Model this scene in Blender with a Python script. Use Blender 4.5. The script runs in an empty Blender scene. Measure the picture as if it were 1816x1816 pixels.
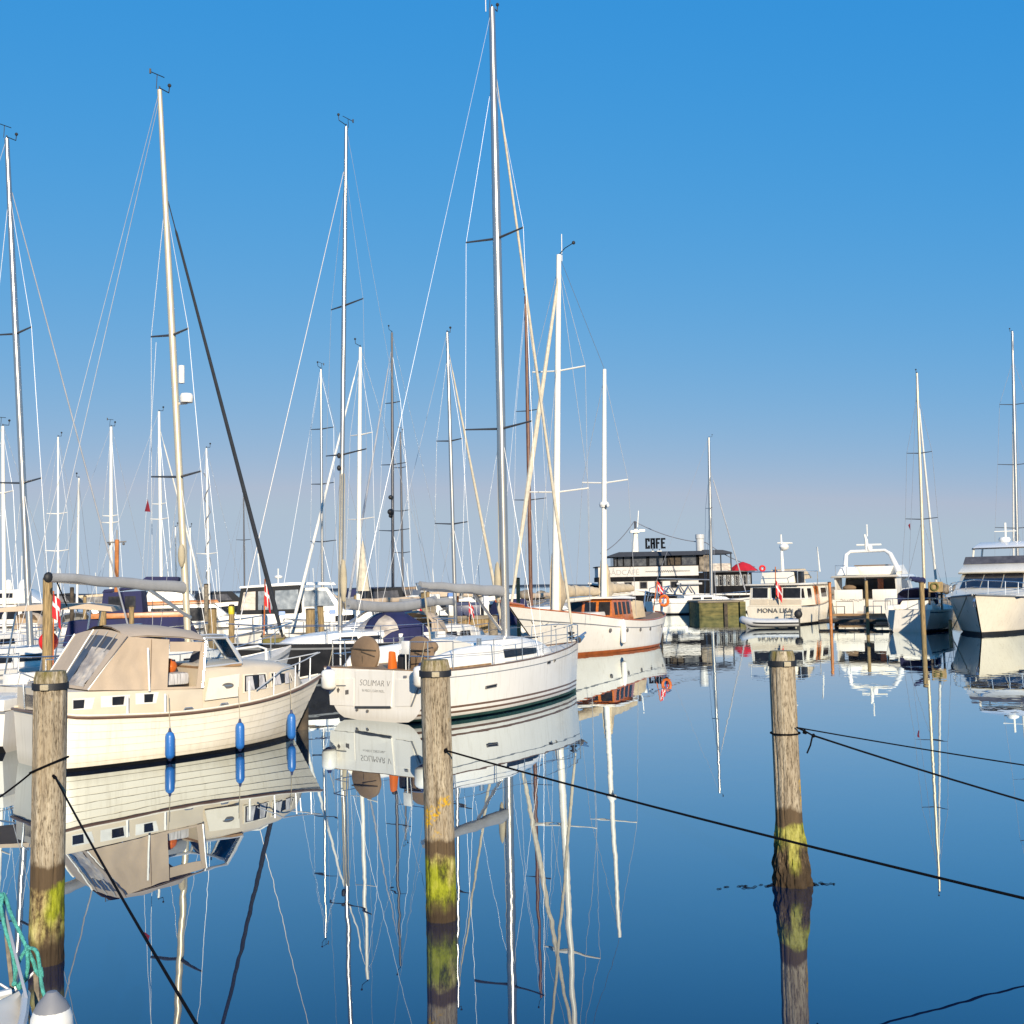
import bpy, bmesh, math, random
from mathutils import Vector, Matrix, noise
random.seed(11)
sc = bpy.context.scene
COL = sc.collection
RAD = math.radians
# ------------------------------------------------------------------ camera model (photo is 1816 x 1816 px)
FPX, EYE = 2000.0, 3.0
PITCH, ROLL = math.atan(131/FPX), RAD(1.15)
_f = Vector((0, math.cos(PITCH), math.sin(PITCH)))
_u0 = Vector((0, -math.sin(PITCH), math.cos(PITCH)))
_x = Vector((1, 0, 0))
CR = math.cos(ROLL)*_x - math.sin(ROLL)*_u0
CU = math.sin(ROLL)*_x + math.cos(ROLL)*_u0
CAM = Vector((0, 0, EYE))
def ray(px, py): return _f + CR*((px-908)/FPX) + CU*((908-py)/FPX)
def at(px, py, Y):                       # photo pixel -> world point at depth Y
    d = ray(px, py); return CAM + d*(Y/d.y)
def hor(px): return 1039 - 0.02*(px-908)
def foot(px, Y, z=0.0):                  # world point at height z, depth Y, under photo column px
    p = at(px, hor(px) + (EYE-z)*FPX/Y, Y); p.z = z; return p

# ------------------------------------------------------------------ materials
M = {}
def nd(nt, t, **k):
    n = nt.nodes.new(t)
    for a, b in k.items(): setattr(n, a, b)
    return n
def mat(name, c, rough=.5, metal=0.0, var=.12, scale=3.0, bump=0.0, bscale=40.0, stretch=None, spec=.5, coat=0.0, c2=None, trans=0.0, grime=0.0):
    m = bpy.data.materials.new(name); m.use_nodes = True
    nt = m.node_tree; b = nt.nodes['Principled BSDF']; L = nt.links.new
    b.inputs['Roughness'].default_value = rough; b.inputs['Metallic'].default_value = metal
    b.inputs['Specular IOR Level'].default_value = spec; b.inputs['Coat Weight'].default_value = coat
    b.inputs['Transmission Weight'].default_value = trans
    tc = nd(nt, 'ShaderNodeTexCoord'); mp = nd(nt, 'ShaderNodeMapping')
    L(tc.outputs['Object'], mp.inputs['Vector'])
    if stretch: mp.inputs['Scale'].default_value = stretch
    n = nd(nt, 'ShaderNodeTexNoise'); n.inputs['Scale'].default_value = scale; n.inputs['Detail'].default_value = 5
    L(mp.outputs['Vector'], n.inputs['Vector'])
    r = nd(nt, 'ShaderNodeValToRGB')
    d = c2 if c2 else tuple(max(0, x*(1-var*1.6)) for x in c)
    r.color_ramp.elements[0].position = .3; r.color_ramp.elements[1].position = .68
    r.color_ramp.elements[0].color = (*d, 1); r.color_ramp.elements[1].color = (*c, 1)
    L(n.outputs['Fac'], r.inputs['Fac']); L(r.outputs['Color'], b.inputs['Base Color'])
    if grime:                                # run-off streaks and a scum line just above the water
        mg = nd(nt, 'ShaderNodeMapping'); mg.inputs['Scale'].default_value = (3.2, 3.2, .22); L(tc.outputs['Object'], mg.inputs['Vector'])
        ng = nd(nt, 'ShaderNodeTexNoise'); ng.inputs['Scale'].default_value = 3.0; ng.inputs['Detail'].default_value = 7; ng.inputs['Roughness'].default_value = .7; L(mg.outputs['Vector'], ng.inputs['Vector'])
        r1 = nd(nt, 'ShaderNodeMapRange'); r1.inputs['From Min'].default_value = .52; r1.inputs['From Max'].default_value = .78; r1.inputs['To Max'].default_value = .55*grime; L(ng.outputs['Fac'], r1.inputs['Value'])
        sz = nd(nt, 'ShaderNodeSeparateXYZ'); L(tc.outputs['Object'], sz.inputs[0])
        zn = nd(nt, 'ShaderNodeMath', operation='MULTIPLY_ADD'); zn.inputs[1].default_value = -.35; L(ng.outputs['Fac'], zn.inputs[0]); L(sz.outputs['Z'], zn.inputs[2])
        r2 = nd(nt, 'ShaderNodeMapRange'); r2.inputs['From Min'].default_value = .10; r2.inputs['From Max'].default_value = -.12; r2.inputs['To Max'].default_value = .6*grime; L(zn.outputs[0], r2.inputs['Value'])
        mxv = nd(nt, 'ShaderNodeMath', operation='MAXIMUM'); L(r1.outputs['Result'], mxv.inputs[0]); L(r2.outputs['Result'], mxv.inputs[1])
        mc = nd(nt, 'ShaderNodeMix', data_type='RGBA'); L(mxv.outputs[0], mc.inputs[0]); L(r.outputs['Color'], mc.inputs[6]); mc.inputs[7].default_value = (.36, .29, .17, 1); L(mc.outputs[2], b.inputs['Base Color'])
    if metal < .5:
        mr = nd(nt, 'ShaderNodeMapRange'); mr.inputs['To Min'].default_value = max(.02, rough-.08); mr.inputs['To Max'].default_value = min(1, rough+.12)
        L(n.outputs['Fac'], mr.inputs['Value']); L(mr.outputs['Result'], b.inputs['Roughness'])
    if bump:
        n2 = nd(nt, 'ShaderNodeTexNoise'); n2.inputs['Scale'].default_value = bscale; n2.inputs['Detail'].default_value = 6
        L(mp.outputs['Vector'], n2.inputs['Vector'])
        bp = nd(nt, 'ShaderNodeBump'); bp.inputs['Strength'].default_value = bump; bp.inputs['Distance'].default_value = .02
        L(n2.outputs['Fac'], bp.inputs['Height']); L(bp.outputs['Normal'], b.inputs['Normal'])
    M[name] = m; return m
mat('gelcoat', (.84, .80, .72), .22, var=.05, scale=.9, coat=.3, grime=.55)
mat('gelcoat_cream', (.82, .745, .60), .28, var=.06, scale=1.1, coat=.2, grime=.7)
mat('gelcoat_grey', (.55, .55, .54), .35, var=.08, grime=.6)
mat('cabin_beige', (.62, .53, .40), .4, var=.06)
mat('deck_white', (.72, .655, .55), .55, var=.1, scale=5)
mat('deck_grey', (.36, .36, .36), .7, var=.15, scale=4, bump=.15)
mat('teak', (.36, .22, .11), .6, var=.3, scale=6, stretch=(1, 14, 1))
mat('varnish', (.62, .17, .025), .22, var=.3, scale=5, stretch=(6, 6, 1), coat=.6)
mat('wood_orange', (.55, .20, .05), .35, var=.25, scale=6)
mat('antifoul_green', (.02, .075, .06), .7, var=.3, scale=4)
mat('antifoul_black', (.012, .012, .013), .6, var=.3)
mat('antifoul_rust', (.42, .11, .025), .5, var=.2)
mat('stripe_brown', (.16, .095, .06), .35, var=.1)
mat('stripe_grey', (.20, .21, .22), .4)
mat('hull_navy', (.012, .014, .045), .25, coat=.4)
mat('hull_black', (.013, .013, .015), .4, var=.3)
mat('hull_blue', (.03, .09, .22), .3)
mat('canvas_tan', (.50, .39, .28), .85, var=.08, scale=2.5, bump=.25, bscale=9)
mat('canvas_sand', (.62, .49, .32), .85, var=.14, scale=4, bump=.4, bscale=14)
mat('canvas_grey', (.30, .30, .30), .85, var=.1, scale=3, bump=.25, bscale=10)
mat('canvas_brown', (.22, .145, .085), .85, var=.12, scale=4, bump=.25, bscale=10)
mat('canvas_navy', (.014, .016, .075), .8, var=.2, scale=3, bump=.3, bscale=9)
mat('canvas_black', (.012, .013, .016), .8, var=.2, scale=3, bump=.3, bscale=9)
mat('canvas_red', (.55, .012, .02), .7)
mat('sail_dark', (.02, .024, .032), .8, var=.3, scale=6, bump=.4, bscale=20)
mat('sail_cream', (.62, .55, .42), .8, var=.15, scale=6, bump=.4, bscale=20)
mat('sail_white', (.74, .72, .66), .8, var=.1, scale=6, bump=.3, bscale=20)
mat('mast_alu', (.50, .47, .43), .28, metal=.8, var=.06)
mat('mast_white', (.84, .80, .70), .3, var=.05)
mat('mast_gold', (.66, .56, .39), .35, metal=.35, var=.06)
mat('mast_dark', (.10, .10, .11), .4, metal=.3)
mat('mast_wood', (.20, .085, .045), .45, var=.4, scale=3, stretch=(3, 3, .6))
mat('steel', (.62, .62, .61), .2, metal=.9, var=.05)
mat('alu_pale', (.58, .58, .57), .35, metal=.35, var=.05)
mat('steel_dark', (.10, .105, .11), .4, metal=.5)
mat('wire', (.30, .31, .33), .4, metal=.4)
mat('wire_light', (.45, .45, .46), .4, metal=.3)
mat('glass_dark', (.022, .022, .026), .10, spec=.35, var=.3)
mat('glass_clear', (.30, .33, .35), .05, spec=.8, var=.3, c2=(.12, .14, .16))
mat('vinyl', (.62, .54, .44), .38, spec=.3, var=.5, scale=2.2, bump=.9, bscale=3.5, stretch=(1, 1, 2.2), c2=(.26, .22, .19))
mat('vinyl_smoke', (.10, .095, .10), .12, var=.3)
mat('curtain', (.62, .60, .60), .8, var=.35, scale=9, stretch=(4, 4, .4))
mat('rubber', (.015, .015, .016), .6)
mat('plastic_white', (.82, .80, .74), .4, var=.12, scale=5, grime=.3)
mat('plastic_grey', (.22, .22, .23), .5)
mat('plastic_blue', (.02, .13, .42), .35, scale=7, stretch=(1, 1, .35), c2=(.03, .145, .41))
mat('plastic_navy', (.03, .04, .10), .4)
mat('plastic_red', (.75, .02, .015), .4)
mat('plastic_orange', (.72, .16, .02), .5)
mat('plastic_yellow', (.75, .62, .03), .5)
mat('rope_black', (.006, .006, .008), .95, bump=.8, bscale=120, spec=.08)
mat('rope_cream', (.48, .41, .28), .9, bump=.6, bscale=90)
mat('rope_teal', (.10, .48, .39), .8, var=.3, scale=60, bump=.8, bscale=150)
mat('letter_black', (.012, .013, .016), .95, spec=.0)
mat('ink', (.14, .13, .12), .5)
mat('ink_pale', (.34, .33, .31), .5)
mat('seam', (.42, .36, .25), .6)
mat('timber_gold', (.42, .29, .13), .8, var=.45, scale=5, stretch=(7, 7, .6), bump=.4)
mat('timber_dark', (.10, .075, .05), .85, var=.5, scale=4, bump=.4)
mat('timber_grey', (.30, .25, .18), .85, var=.4, scale=4, bump=.4, stretch=(.5, 6, 6))
mat('timber_algae', (.20, .17, .05), .85, var=.5, scale=3, bump=.5, c2=(.08, .085, .02))
mat('concrete_algae', (.20, .17, .06), .9, var=.5, scale=2.2, bump=.8, c2=(.05, .055, .02), stretch=(.6,.6,2))
mat('stone', (.30, .25, .19), .9, var=.5, scale=2.2, bump=.7, bscale=9)
mat('shore_land', (.035, .05, .07), .95, var=.3, scale=.02)
mat('cloth_red', (.62, .02, .025), .8)
mat('cloth_white', (.8, .79, .76), .8)
mat('cafe_black', (.014, .014, .016), .85, spec=.1, var=.3)
mat('cafe_glass', (.10, .105, .11), .12, spec=.5, c2=(.04, .042, .05))
mat('cafe_wall', (.62, .58, .53), .6, var=.12, scale=1.2)
mat('cafe_roof', (.03, .033, .04), .6)

# ------------------------------------------------------------------ objects and tags
def link(o, parent=None):
    COL.objects.link(o)
    if parent is not None: o.parent = parent
    return o
def tag(o, label, cat, group=None):
    o['label'] = label; o['category'] = cat
    if group: o['group'] = group
    return o
def thing(name, label, cat, loc=(0, 0, 0), rz=0.0, group=None):
    o = bpy.data.objects.new(name, None); o.empty_display_size = .3
    link(o); o.location = loc; o.rotation_euler = (0, 0, rz)
    return tag(o, label, cat, group)

class MB:
    def __init__(s): s.v = []; s.f = []; s.m = []
    def add(s, vs, fs, m=0):
        b = len(s.v); s.v += [Vector(p) for p in vs]
        s.f += [[b+i for i in f] for f in fs]; s.m += [m]*len(fs); return s
    def box(s, lo, hi, m=0, rz=0.0, c=None):
        x0, y0, z0 = lo; x1, y1, z1 = hi
        vs = [Vector(p) for p in ((x0,y0,z0),(x1,y0,z0),(x1,y1,z0),(x0,y1,z0),(x0,y0,z1),(x1,y0,z1),(x1,y1,z1),(x0,y1,z1))]
        if rz:
            c = Vector(c) if c else sum(vs, Vector())/8
            R = Matrix.Rotation(rz, 3, 'Z'); vs = [c + R @ (p-c) for p in vs]
        return s.add(vs, [(3,2,1,0),(4,5,6,7),(0,1,5,4),(1,2,6,5),(2,3,7,6),(3,0,4,7)], m)
    def tube(s, pts, r, n=8, cap=True, m=0, flat=1.0):
        pts = [Vector(p) for p in pts]; k = len(pts)
        rs = r if isinstance(r, (list, tuple)) else [r]*k
        vs = []; ref = None
        for i, p in enumerate(pts):
            t = (pts[min(i+1, k-1)] - pts[max(i-1, 0)])
            t = t.normalized() if t.length > 1e-9 else Vector((0, 0, 1))
            if ref is None:
                a = Vector((0, 0, 1)) if abs(t.z) < .9 else Vector((1, 0, 0))
                ref = a.cross(t).normalized()
            ref = (ref - t*ref.dot(t)).normalized(); w = t.cross(ref)
            for j in range(n):
                a = 2*math.pi*j/n
                vs.append(p + (ref*math.cos(a)*flat + w*math.sin(a))*rs[i])
        fs = []
        for i in range(k-1):
            for j in range(n):
                fs.append((i*n+j, i*n+(j+1) % n, (i+1)*n+(j+1) % n, (i+1)*n+j))
        if cap: fs += [tuple(range(n))[::-1], tuple((k-1)*n+j for j in range(n))]
        return s.add(vs, fs, m)
    def lathe(s, prof, c=(0,0,0), n=16, m=0, axis=None):
        c = Vector(c); vs = []; fs = []
        Rm = Matrix.Identity(3) if axis is None else Vector((0,0,1)).rotation_difference(Vector(axis)).to_matrix()
        for r, z in prof:
            for j in range(n):
                a = 2*math.pi*j/n; vs.append(c + Rm @ Vector((r*math.cos(a), r*math.sin(a), z)))
        k = len(prof)
        for i in range(k-1):
            for j in range(n): fs.append((i*n+j, i*n+(j+1) % n, (i+1)*n+(j+1) % n, (i+1)*n+j))
        fs += [tuple(range(n))[::-1], tuple((k-1)*n+j for j in range(n))]
        return s.add(vs, fs, m)
    def ball(s, c, r, n=12, m=0):
        rx, ry, rz = r if isinstance(r, (tuple, list)) else (r, r, r)
        c = Vector(c); vs = []; fs = []; k = max(5, n//2)
        for i in range(k+1):
            t = math.pi*i/k
            for j in range(n):
                a = 2*math.pi*j/n
                vs.append(c + Vector((rx*max(.02, math.sin(t))*math.cos(a), ry*max(.02, math.sin(t))*math.sin(a), -rz*math.cos(t))))
        for i in range(k):
            for j in range(n): fs.append((i*n+j, i*n+(j+1) % n, (i+1)*n+(j+1) % n, (i+1)*n+j))
        fs += [tuple(range(n))[::-1], tuple(k*n+j for j in range(n))]
        return s.add(vs, fs, m)
    def prism(s, poly, d, m=0):               # flat polygon pushed along vector d
        poly = [Vector(p) for p in poly]; d = Vector(d); n = len(poly)
        nrm = Vector()
        for i in range(n): nrm += poly[i].cross(poly[(i+1) % n])
        if nrm.dot(d) < 0: poly.reverse()
        vs = poly + [p+d for p in poly]
        fs = [tuple(range(n))[::-1], tuple(range(n, 2*n))]
        for i in range(n): fs.append((i, (i+1) % n, n+(i+1) % n, n+i))
        return s.add(vs, fs, m)
    def prof(s, pts, yb, yt=None, m=0):       # side outline (x,z) widened to +-y, narrower towards the top
        yt = yb if yt is None else yt
        z0 = min(p[1] for p in pts); z1 = max(p[1] for p in pts); n = len(pts)
        w = lambda z: yb + (yt-yb)*((z-z0)/max(1e-6, z1-z0))
        ar = sum(pts[i][0]*pts[(i+1) % n][1]-pts[(i+1) % n][0]*pts[i][1] for i in range(n))
        if ar < 0: pts = pts[::-1]
        vs = [(x, -w(z), z) for x, z in pts] + [(x, w(z), z) for x, z in pts]
        fs = [tuple(range(n)), tuple(range(n, 2*n))[::-1]]
        for i in range(n): fs.append(((i+1) % n, i, n+i, n+(i+1) % n))
        return s.add(vs, fs, m)
    def loft(s, secs, m=0, closed=False, cap=False):
        n = len(secs[0]); vs = [p for q in secs for p in q]; fs = []
        for i in range(len(secs)-1):
            for j in range(n if closed else n-1):
                fs.append((i*n+j, i*n+(j+1) % n, (i+1)*n+(j+1) % n, (i+1)*n+j))
        if cap: fs += [tuple(range(n))[::-1], tuple((len(secs)-1)*n+j for j in range(n))]
        return s.add(vs, fs, m)
    def build(s, name, mats, parent=None, loc=None, ang=35, bev=0.0):
        me = bpy.data.meshes.new(name); me.from_pydata([tuple(p) for p in s.v], [], s.f)
        for mm in (mats if isinstance(mats, (list, tuple)) else [mats]): me.materials.append(M[mm] if isinstance(mm, str) else mm)
        me.polygons.foreach_set('material_index', s.m)
        if bev:
            bm = bmesh.new(); bm.from_mesh(me)
            es = [e for e in bm.edges if len(e.link_faces) == 2 and e.calc_face_angle(0) > .6]
            bmesh.ops.bevel(bm, geom=es, offset=bev, segments=2, affect='EDGES', profile=.6)
            bm.to_mesh(me); bm.free()
        me.validate(); me.shade_smooth(); me.set_sharp_from_angle(angle=RAD(ang))
        o = bpy.data.objects.new(name, me); link(o, parent)
        if loc is not None: o.location = loc
        return o

class Frame:                                  # boat frame: x forward, y port, z up, origin at the stern on the waterline
    def __init__(s, o, head):
        s.o = Vector((o[0], o[1], 0)); s.h = RAD(head)
        s.X = Vector((math.cos(s.h), math.sin(s.h), 0)); s.Y = Vector((-math.sin(s.h), math.cos(s.h), 0))
    def loc(s, w):
        d = Vector(w)-s.o; return Vector((d.dot(s.X), d.dot(s.Y), d.z))
    def wor(s, l): return s.o + s.X*l[0] + s.Y*l[1] + Vector((0, 0, l[2]))
    def px(s, x, y, ax='y', c=0.0):           # photo pixel -> local point on the plane ax = c
        a = s.loc(CAM); d = ray(x, y); d = Vector((d.dot(s.X), d.dot(s.Y), d.z))
        i = 'xyz'.index(ax); return a + d*((c-a[i])/d[i])

def cat(ctrl, n):                             # smooth resampling of control rows
    k = len(ctrl); out = []
    for q in range(n):
        t = q/(n-1)*(k-1); i = min(int(t), k-2); u = t-i
        p0, p1, p2, p3 = ctrl[max(i-1, 0)], ctrl[i], ctrl[i+1], ctrl[min(i+2, k-1)]
        out.append([.5*((2*b)+(-a+c)*u+(2*a-5*b+4*c-d)*u*u+(-a+3*b-3*c+d)*u**3) for a, b, c, d in zip(p0, p1, p2, p3)])
    return out

def hull(parent, ctrl, rows, mats, deckm='deck_white', q=.5, lap=0.0, n=26, deckdrop=.03, lapm=None, crown=.05, tm=0):
    """ctrl rows: x at sheer, z of sheer, half beam at sheer, x at waterline, half beam at waterline.
       rows: list of (level, material) from the sheer down; level 0..1 is a share of the height, 'z' levels are metres."""
    st = cat(ctrl, n); mb = MB()
    lv = []
    for l, m in rows: lv.append((l, m))
    def pt(S, u, sg, out=0.0):
        xs, zs, bs, xw, bw = S; k = 1-u
        b = bw + (bs-bw)*(max(0, k)**q) if u <= 1 else bw*(1-(u-1)*1.2)
        return Vector((xw+(xs-xw)*max(0, k), sg*(max(.004, b)+out), zs*k))
    for sg in (-1, 1):
        secs = []; ms = []
        for S in st:
            sec = []; ms = []
            for i, (l, m) in enumerate(lv):
                u = 1-l[1]/S[1] if isinstance(l, tuple) else l
                if i == 0: sec.append(pt(S, u, sg, lap))
                else:
                    sec.append(pt(S, u, sg, lap if lap else 0)); ms.append(lv[i-1][1])
                    if lap and i < len(lv)-1 and u < .95: sec.append(pt(S, u, sg, 0)); ms.append(lapm if lapm is not None else m)
            sec.append(pt(S, 1.35, sg)); ms.append(lv[-1][1])
            secs.append(sec)
        k = len(secs[0]); b = len(mb.v)
        mb.v += [p for s_ in secs for p in s_]
        for i in range(len(secs)-1):
            for j in range(k-1):
                f = [b+i*k+j, b+i*k+j+1, b+(i+1)*k+j+1, b+(i+1)*k+j]
                mb.f.append(f if sg < 0 else f[::-1]); mb.m.append(ms[j])
        if sg < 0: first = [p.copy() for p in secs[0]]
    # transom
    nn = len(first); vs = first + [Vector((p.x, -p.y, p.z)) for p in first]
    mb.add(vs, [(j, nn+j, nn+j+1, j+1) for j in range(nn-1)], tm)
    bodyo = mb.build('hull', mats, parent, ang=28)
    d = MB(); secs = []
    for S in st:
        w = max(.003, S[2]-.02)
        secs.append([Vector((S[0], w*t, S[1]-deckdrop+crown*(1-t*t))) for t in (-1, -.5, 0, .5, 1)])
    d.loft(secs)
    for i, f in enumerate(d.f): d.f[i] = f[::-1]
    d.build('deck', deckm, parent)
    return st
def sheer(st, sg, dz=0.0, out=0.0): return [Vector((S[0], sg*(max(.004, S[2])+out), S[1]+dz)) for S in st]
def side_at(st, x, z, q=.5):                  # half beam of the hull at local x, height z
    best = None
    for S in st:
        k = min(1, max(0, z/S[1])); xx = S[3]+(S[0]-S[3])*k; b = S[4]+(S[2]-S[4])*(k**q)
        if best is None or abs(xx-x) < best[0]: best = (abs(xx-x), b)
    return best[1]
def sheer_at(st, x):
    a = min(st, key=lambda S: abs(S[0]-x)); return a[2], a[1]

def text(parent, name, body, m, size, o, right, up, ext=.003, sx=1.0, align='CENTER', shear=0.0, off=0.0):
    cu = bpy.data.curves.new(name, 'FONT'); cu.body = body; cu.size = size; cu.extrude = ext; cu.align_x = align; cu.align_y = 'CENTER'
    cu.shear = shear; cu.offset = off; cu.resolution_u = 3
    t = bpy.data.objects.new('tmp', cu); COL.objects.link(t)
    me = bpy.data.meshes.new_from_object(t, depsgraph=bpy.context.evaluated_depsgraph_get())
    bpy.data.objects.remove(t)
    r = Vector(right).normalized(); u = Vector(up).normalized(); nrm = r.cross(u)
    mtx = Matrix((r*sx, u, nrm)).transposed().to_4x4(); mtx.translation = Vector(o)
    me.transform(mtx); me.materials.clear(); me.materials.append(M[m])
    ob = bpy.data.objects.new(name, me); return link(ob, parent)

def panel(parent, name, m, pts, d, ang=35):   # thin plate from local points
    return MB().prism(pts, d).build(name, m, parent, ang=ang)
def tubepart(parent, name, m, pts, r, n=6, cap=True): return MB().tube(pts, r, n, cap).build(name, m, parent)
def sag(a, b, s, n=14):
    a, b = Vector(a), Vector(b)
    return [a.lerp(b, i/n) - Vector((0, 0, s*4*(i/n)*(1-i/n))) for i in range(n+1)]
def flag(parent_or_none, name, p, dirv, w, h, label=None, cat_='flag', droop=.6):
    mb = MB(); p = Vector(p); dv = Vector(dirv).normalized(); nx = 10; g = []
    for j in range(7):
        for i in range(nx+1):
            u = i/nx; v = j/6
            q = p + dv*(w*u*(1-droop*.5)) + Vector((0, 0, -h*v-droop*w*u*.8)) + dv.cross(Vector((0,0,1)))*(.08*w*math.sin(u*7+v*2))
            g.append(q)
    fs = []; ms = []
    for j in range(6):
        for i in range(nx):
            fs.append((j*(nx+1)+i, j*(nx+1)+i+1, (j+1)*(nx+1)+i+1, (j+1)*(nx+1)+i)); ms.append(1 if (i == 3 or j in (2,) ) else 0)
    b = len(mb.v); mb.v += g; mb.f += [list(f) for f in fs]; mb.m += ms
    k = len(g); mb.v += [q + dv.cross(Vector((0,0,1)))*.004 for q in g]; mb.f += [[k+i for i in f][::-1] for f in fs]; mb.m += ms
    o = mb.build(name, ['cloth_red', 'cloth_white'], parent_or_none)
    return o
def pane_mat():
    m = bpy.data.materials.new('pane_clear'); m.use_nodes = True; nt = m.node_tree; L = nt.links.new
    out = nt.nodes['Material Output']; nt.nodes.remove(nt.nodes['Principled BSDF'])
    g = nd(nt, 'ShaderNodeBsdfGlossy'); g.inputs['Roughness'].default_value = .03
    t = nd(nt, 'ShaderNodeBsdfTransparent'); t.inputs['Color'].default_value = (.96, .97, .97, 1)
    fr = nd(nt, 'ShaderNodeFresnel'); fr.inputs['IOR'].default_value = 1.3
    mx = nd(nt, 'ShaderNodeMixShader'); L(fr.outputs['Fac'], mx.inputs[0]); L(t.outputs[0], mx.inputs[1]); L(g.outputs[0], mx.inputs[2]); L(mx.outputs[0], out.inputs['Surface'])
    M['pane_clear'] = m
pane_mat()
# ================================================================== water, sky, sun, camera
SUN_AZ, SUN_EL = 14.0, 18.0           # degrees right of straight behind the camera; height
def water_mat():
    m = bpy.data.materials.new('harbour_water'); m.use_nodes = True; nt = m.node_tree; L = nt.links.new
    out = nt.nodes['Material Output']; nt.nodes.remove(nt.nodes['Principled BSDF'])
    df = nd(nt, 'ShaderNodeBsdfDiffuse'); df.inputs['Color'].default_value = (.0004, .012, .050, 1)
    gl = nd(nt, 'ShaderNodeBsdfGlossy'); gl.inputs['Roughness'].default_value = 0; gl.inputs['Color'].default_value = (.90, .98, 1, 1)
    lw = nd(nt, 'ShaderNodeLayerWeight'); lw.inputs['Blend'].default_value = .5
    rp = nd(nt, 'ShaderNodeValToRGB'); e = rp.color_ramp.elements; rp.color_ramp.interpolation = 'LINEAR'
    for q, (pp, v) in zip([e[0], e[1]]+[e.new(.5) for _ in range(4)], ((0,.04),(1,1),(.45,.12),(.64,.29),(.775,.60),(.88,.82))): q.position = pp; q.color = (v, v, v, 1)
    L(lw.outputs['Facing'], rp.inputs['Fac']); mxs = nd(nt, 'ShaderNodeMixShader')
    L(rp.outputs['Color'], mxs.inputs[0]); L(df.outputs[0], mxs.inputs[1]); L(gl.outputs[0], mxs.inputs[2]); L(mxs.outputs[0], out.inputs['Surface'])
    tc = nd(nt, 'ShaderNodeTexCoord')
    def layer(scale, det, st):
        mp = nd(nt, 'ShaderNodeMapping'); mp.inputs['Scale'].default_value = st; L(tc.outputs['Object'], mp.inputs['Vector'])
        n = nd(nt, 'ShaderNodeTexNoise'); n.inputs['Scale'].default_value = scale; n.inputs['Detail'].default_value = det; n.inputs['Roughness'].default_value = .45
        L(mp.outputs['Vector'], n.inputs['Vector']); return n
    a = layer(2.3, 1.5, (1.0, .7, 1)); c = layer(.45, 1.0, (1, 1, 1)); p = layer(.16, 2.0, (.5, 1, 1))
    # ripples are livelier out in the basin than in the lee of the near piles
    sx = nd(nt, 'ShaderNodeSeparateXYZ'); L(tc.outputs['Object'], sx.inputs[0])
    mr = nd(nt, 'ShaderNodeMapRange'); mr.inputs['From Min'].default_value = 18; mr.inputs['From Max'].default_value = 60
    mr.inputs['To Min'].default_value = .0007; mr.inputs['To Max'].default_value = .0026; L(sx.outputs['Y'], mr.inputs['Value'])
    pm = nd(nt, 'ShaderNodeMapRange'); pm.inputs['From Min'].default_value = .38; pm.inputs['From Max'].default_value = .66; pm.inputs['To Min'].default_value = .35; pm.inputs['To Max'].default_value = 2.0; L(p.outputs['Fac'], pm.inputs['Value'])
    mu = nd(nt, 'ShaderNodeMath', operation='MULTIPLY'); L(mr.outputs['Result'], mu.inputs[0]); L(pm.outputs['Result'], mu.inputs[1])
    b1 = nd(nt, 'ShaderNodeBump'); b1.inputs['Strength'].default_value = 1; L(mu.outputs[0], b1.inputs['Distance']); L(a.outputs['Fac'], b1.inputs['Height'])
    b2 = nd(nt, 'ShaderNodeBump'); b2.inputs['Strength'].default_value = 1; b2.inputs['Distance'].default_value = .0026; L(c.outputs['Fac'], b2.inputs['Height']); L(b1.outputs['Normal'], b2.inputs['Normal'])
    L(b2.outputs['Normal'], gl.inputs['Normal'])
    M['harbour_water'] = m
water_mat()
mb = MB(); E = 14000
mb.add([(-E,-200,0),(E,-200,0),(E,E,0),(-E,E,0)], [(0,1,2,3)])
w = mb.build('water', 'harbour_water'); w['kind'] = 'structure'
# low land on the far side of the sound
mb = MB(); pts = []
def landstrip(x0, x1, Y, h):
    n = 60; vs = []; fs = []
    for i in range(n+1):
        u = i/n; x = x0+(x1-x0)*u; e = min(1, 8*u, 8*(1-u)); z = max(.3, h*e*(.6+.5*noise.noise((u*9,Y*.01,1))+.15*noise.noise((u*60,2,Y))))
        vs += [(x,Y,-.5),(x,Y+120,z),(x,Y+700,-.5)]
    for i in range(n):
        fs += [(3*i,3*i+3,3*i+4,3*i+1),(3*i+1,3*i+4,3*i+5,3*i+2)]
    return vs, fs
v, f = landstrip(-1700, 340, 3600, 11); mb.add(v, f)
h = mb.build('hills', 'shore_land'); h['kind'] = 'structure'
EXS = 1/1.28
W_ = bpy.data.worlds.new('World'); sc.world = W_; W_.use_nodes = True; nt = W_.node_tree
sky = nd(nt, 'ShaderNodeTexSky', sky_type='NISHITA'); sky.sun_disc = False
sky.sun_elevation = RAD(SUN_EL); sky.sun_rotation = RAD(180-SUN_AZ); sky.air_density = .6; sky.dust_density = 0; sky.ozone_density = 4; sky.altitude = 0
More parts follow.
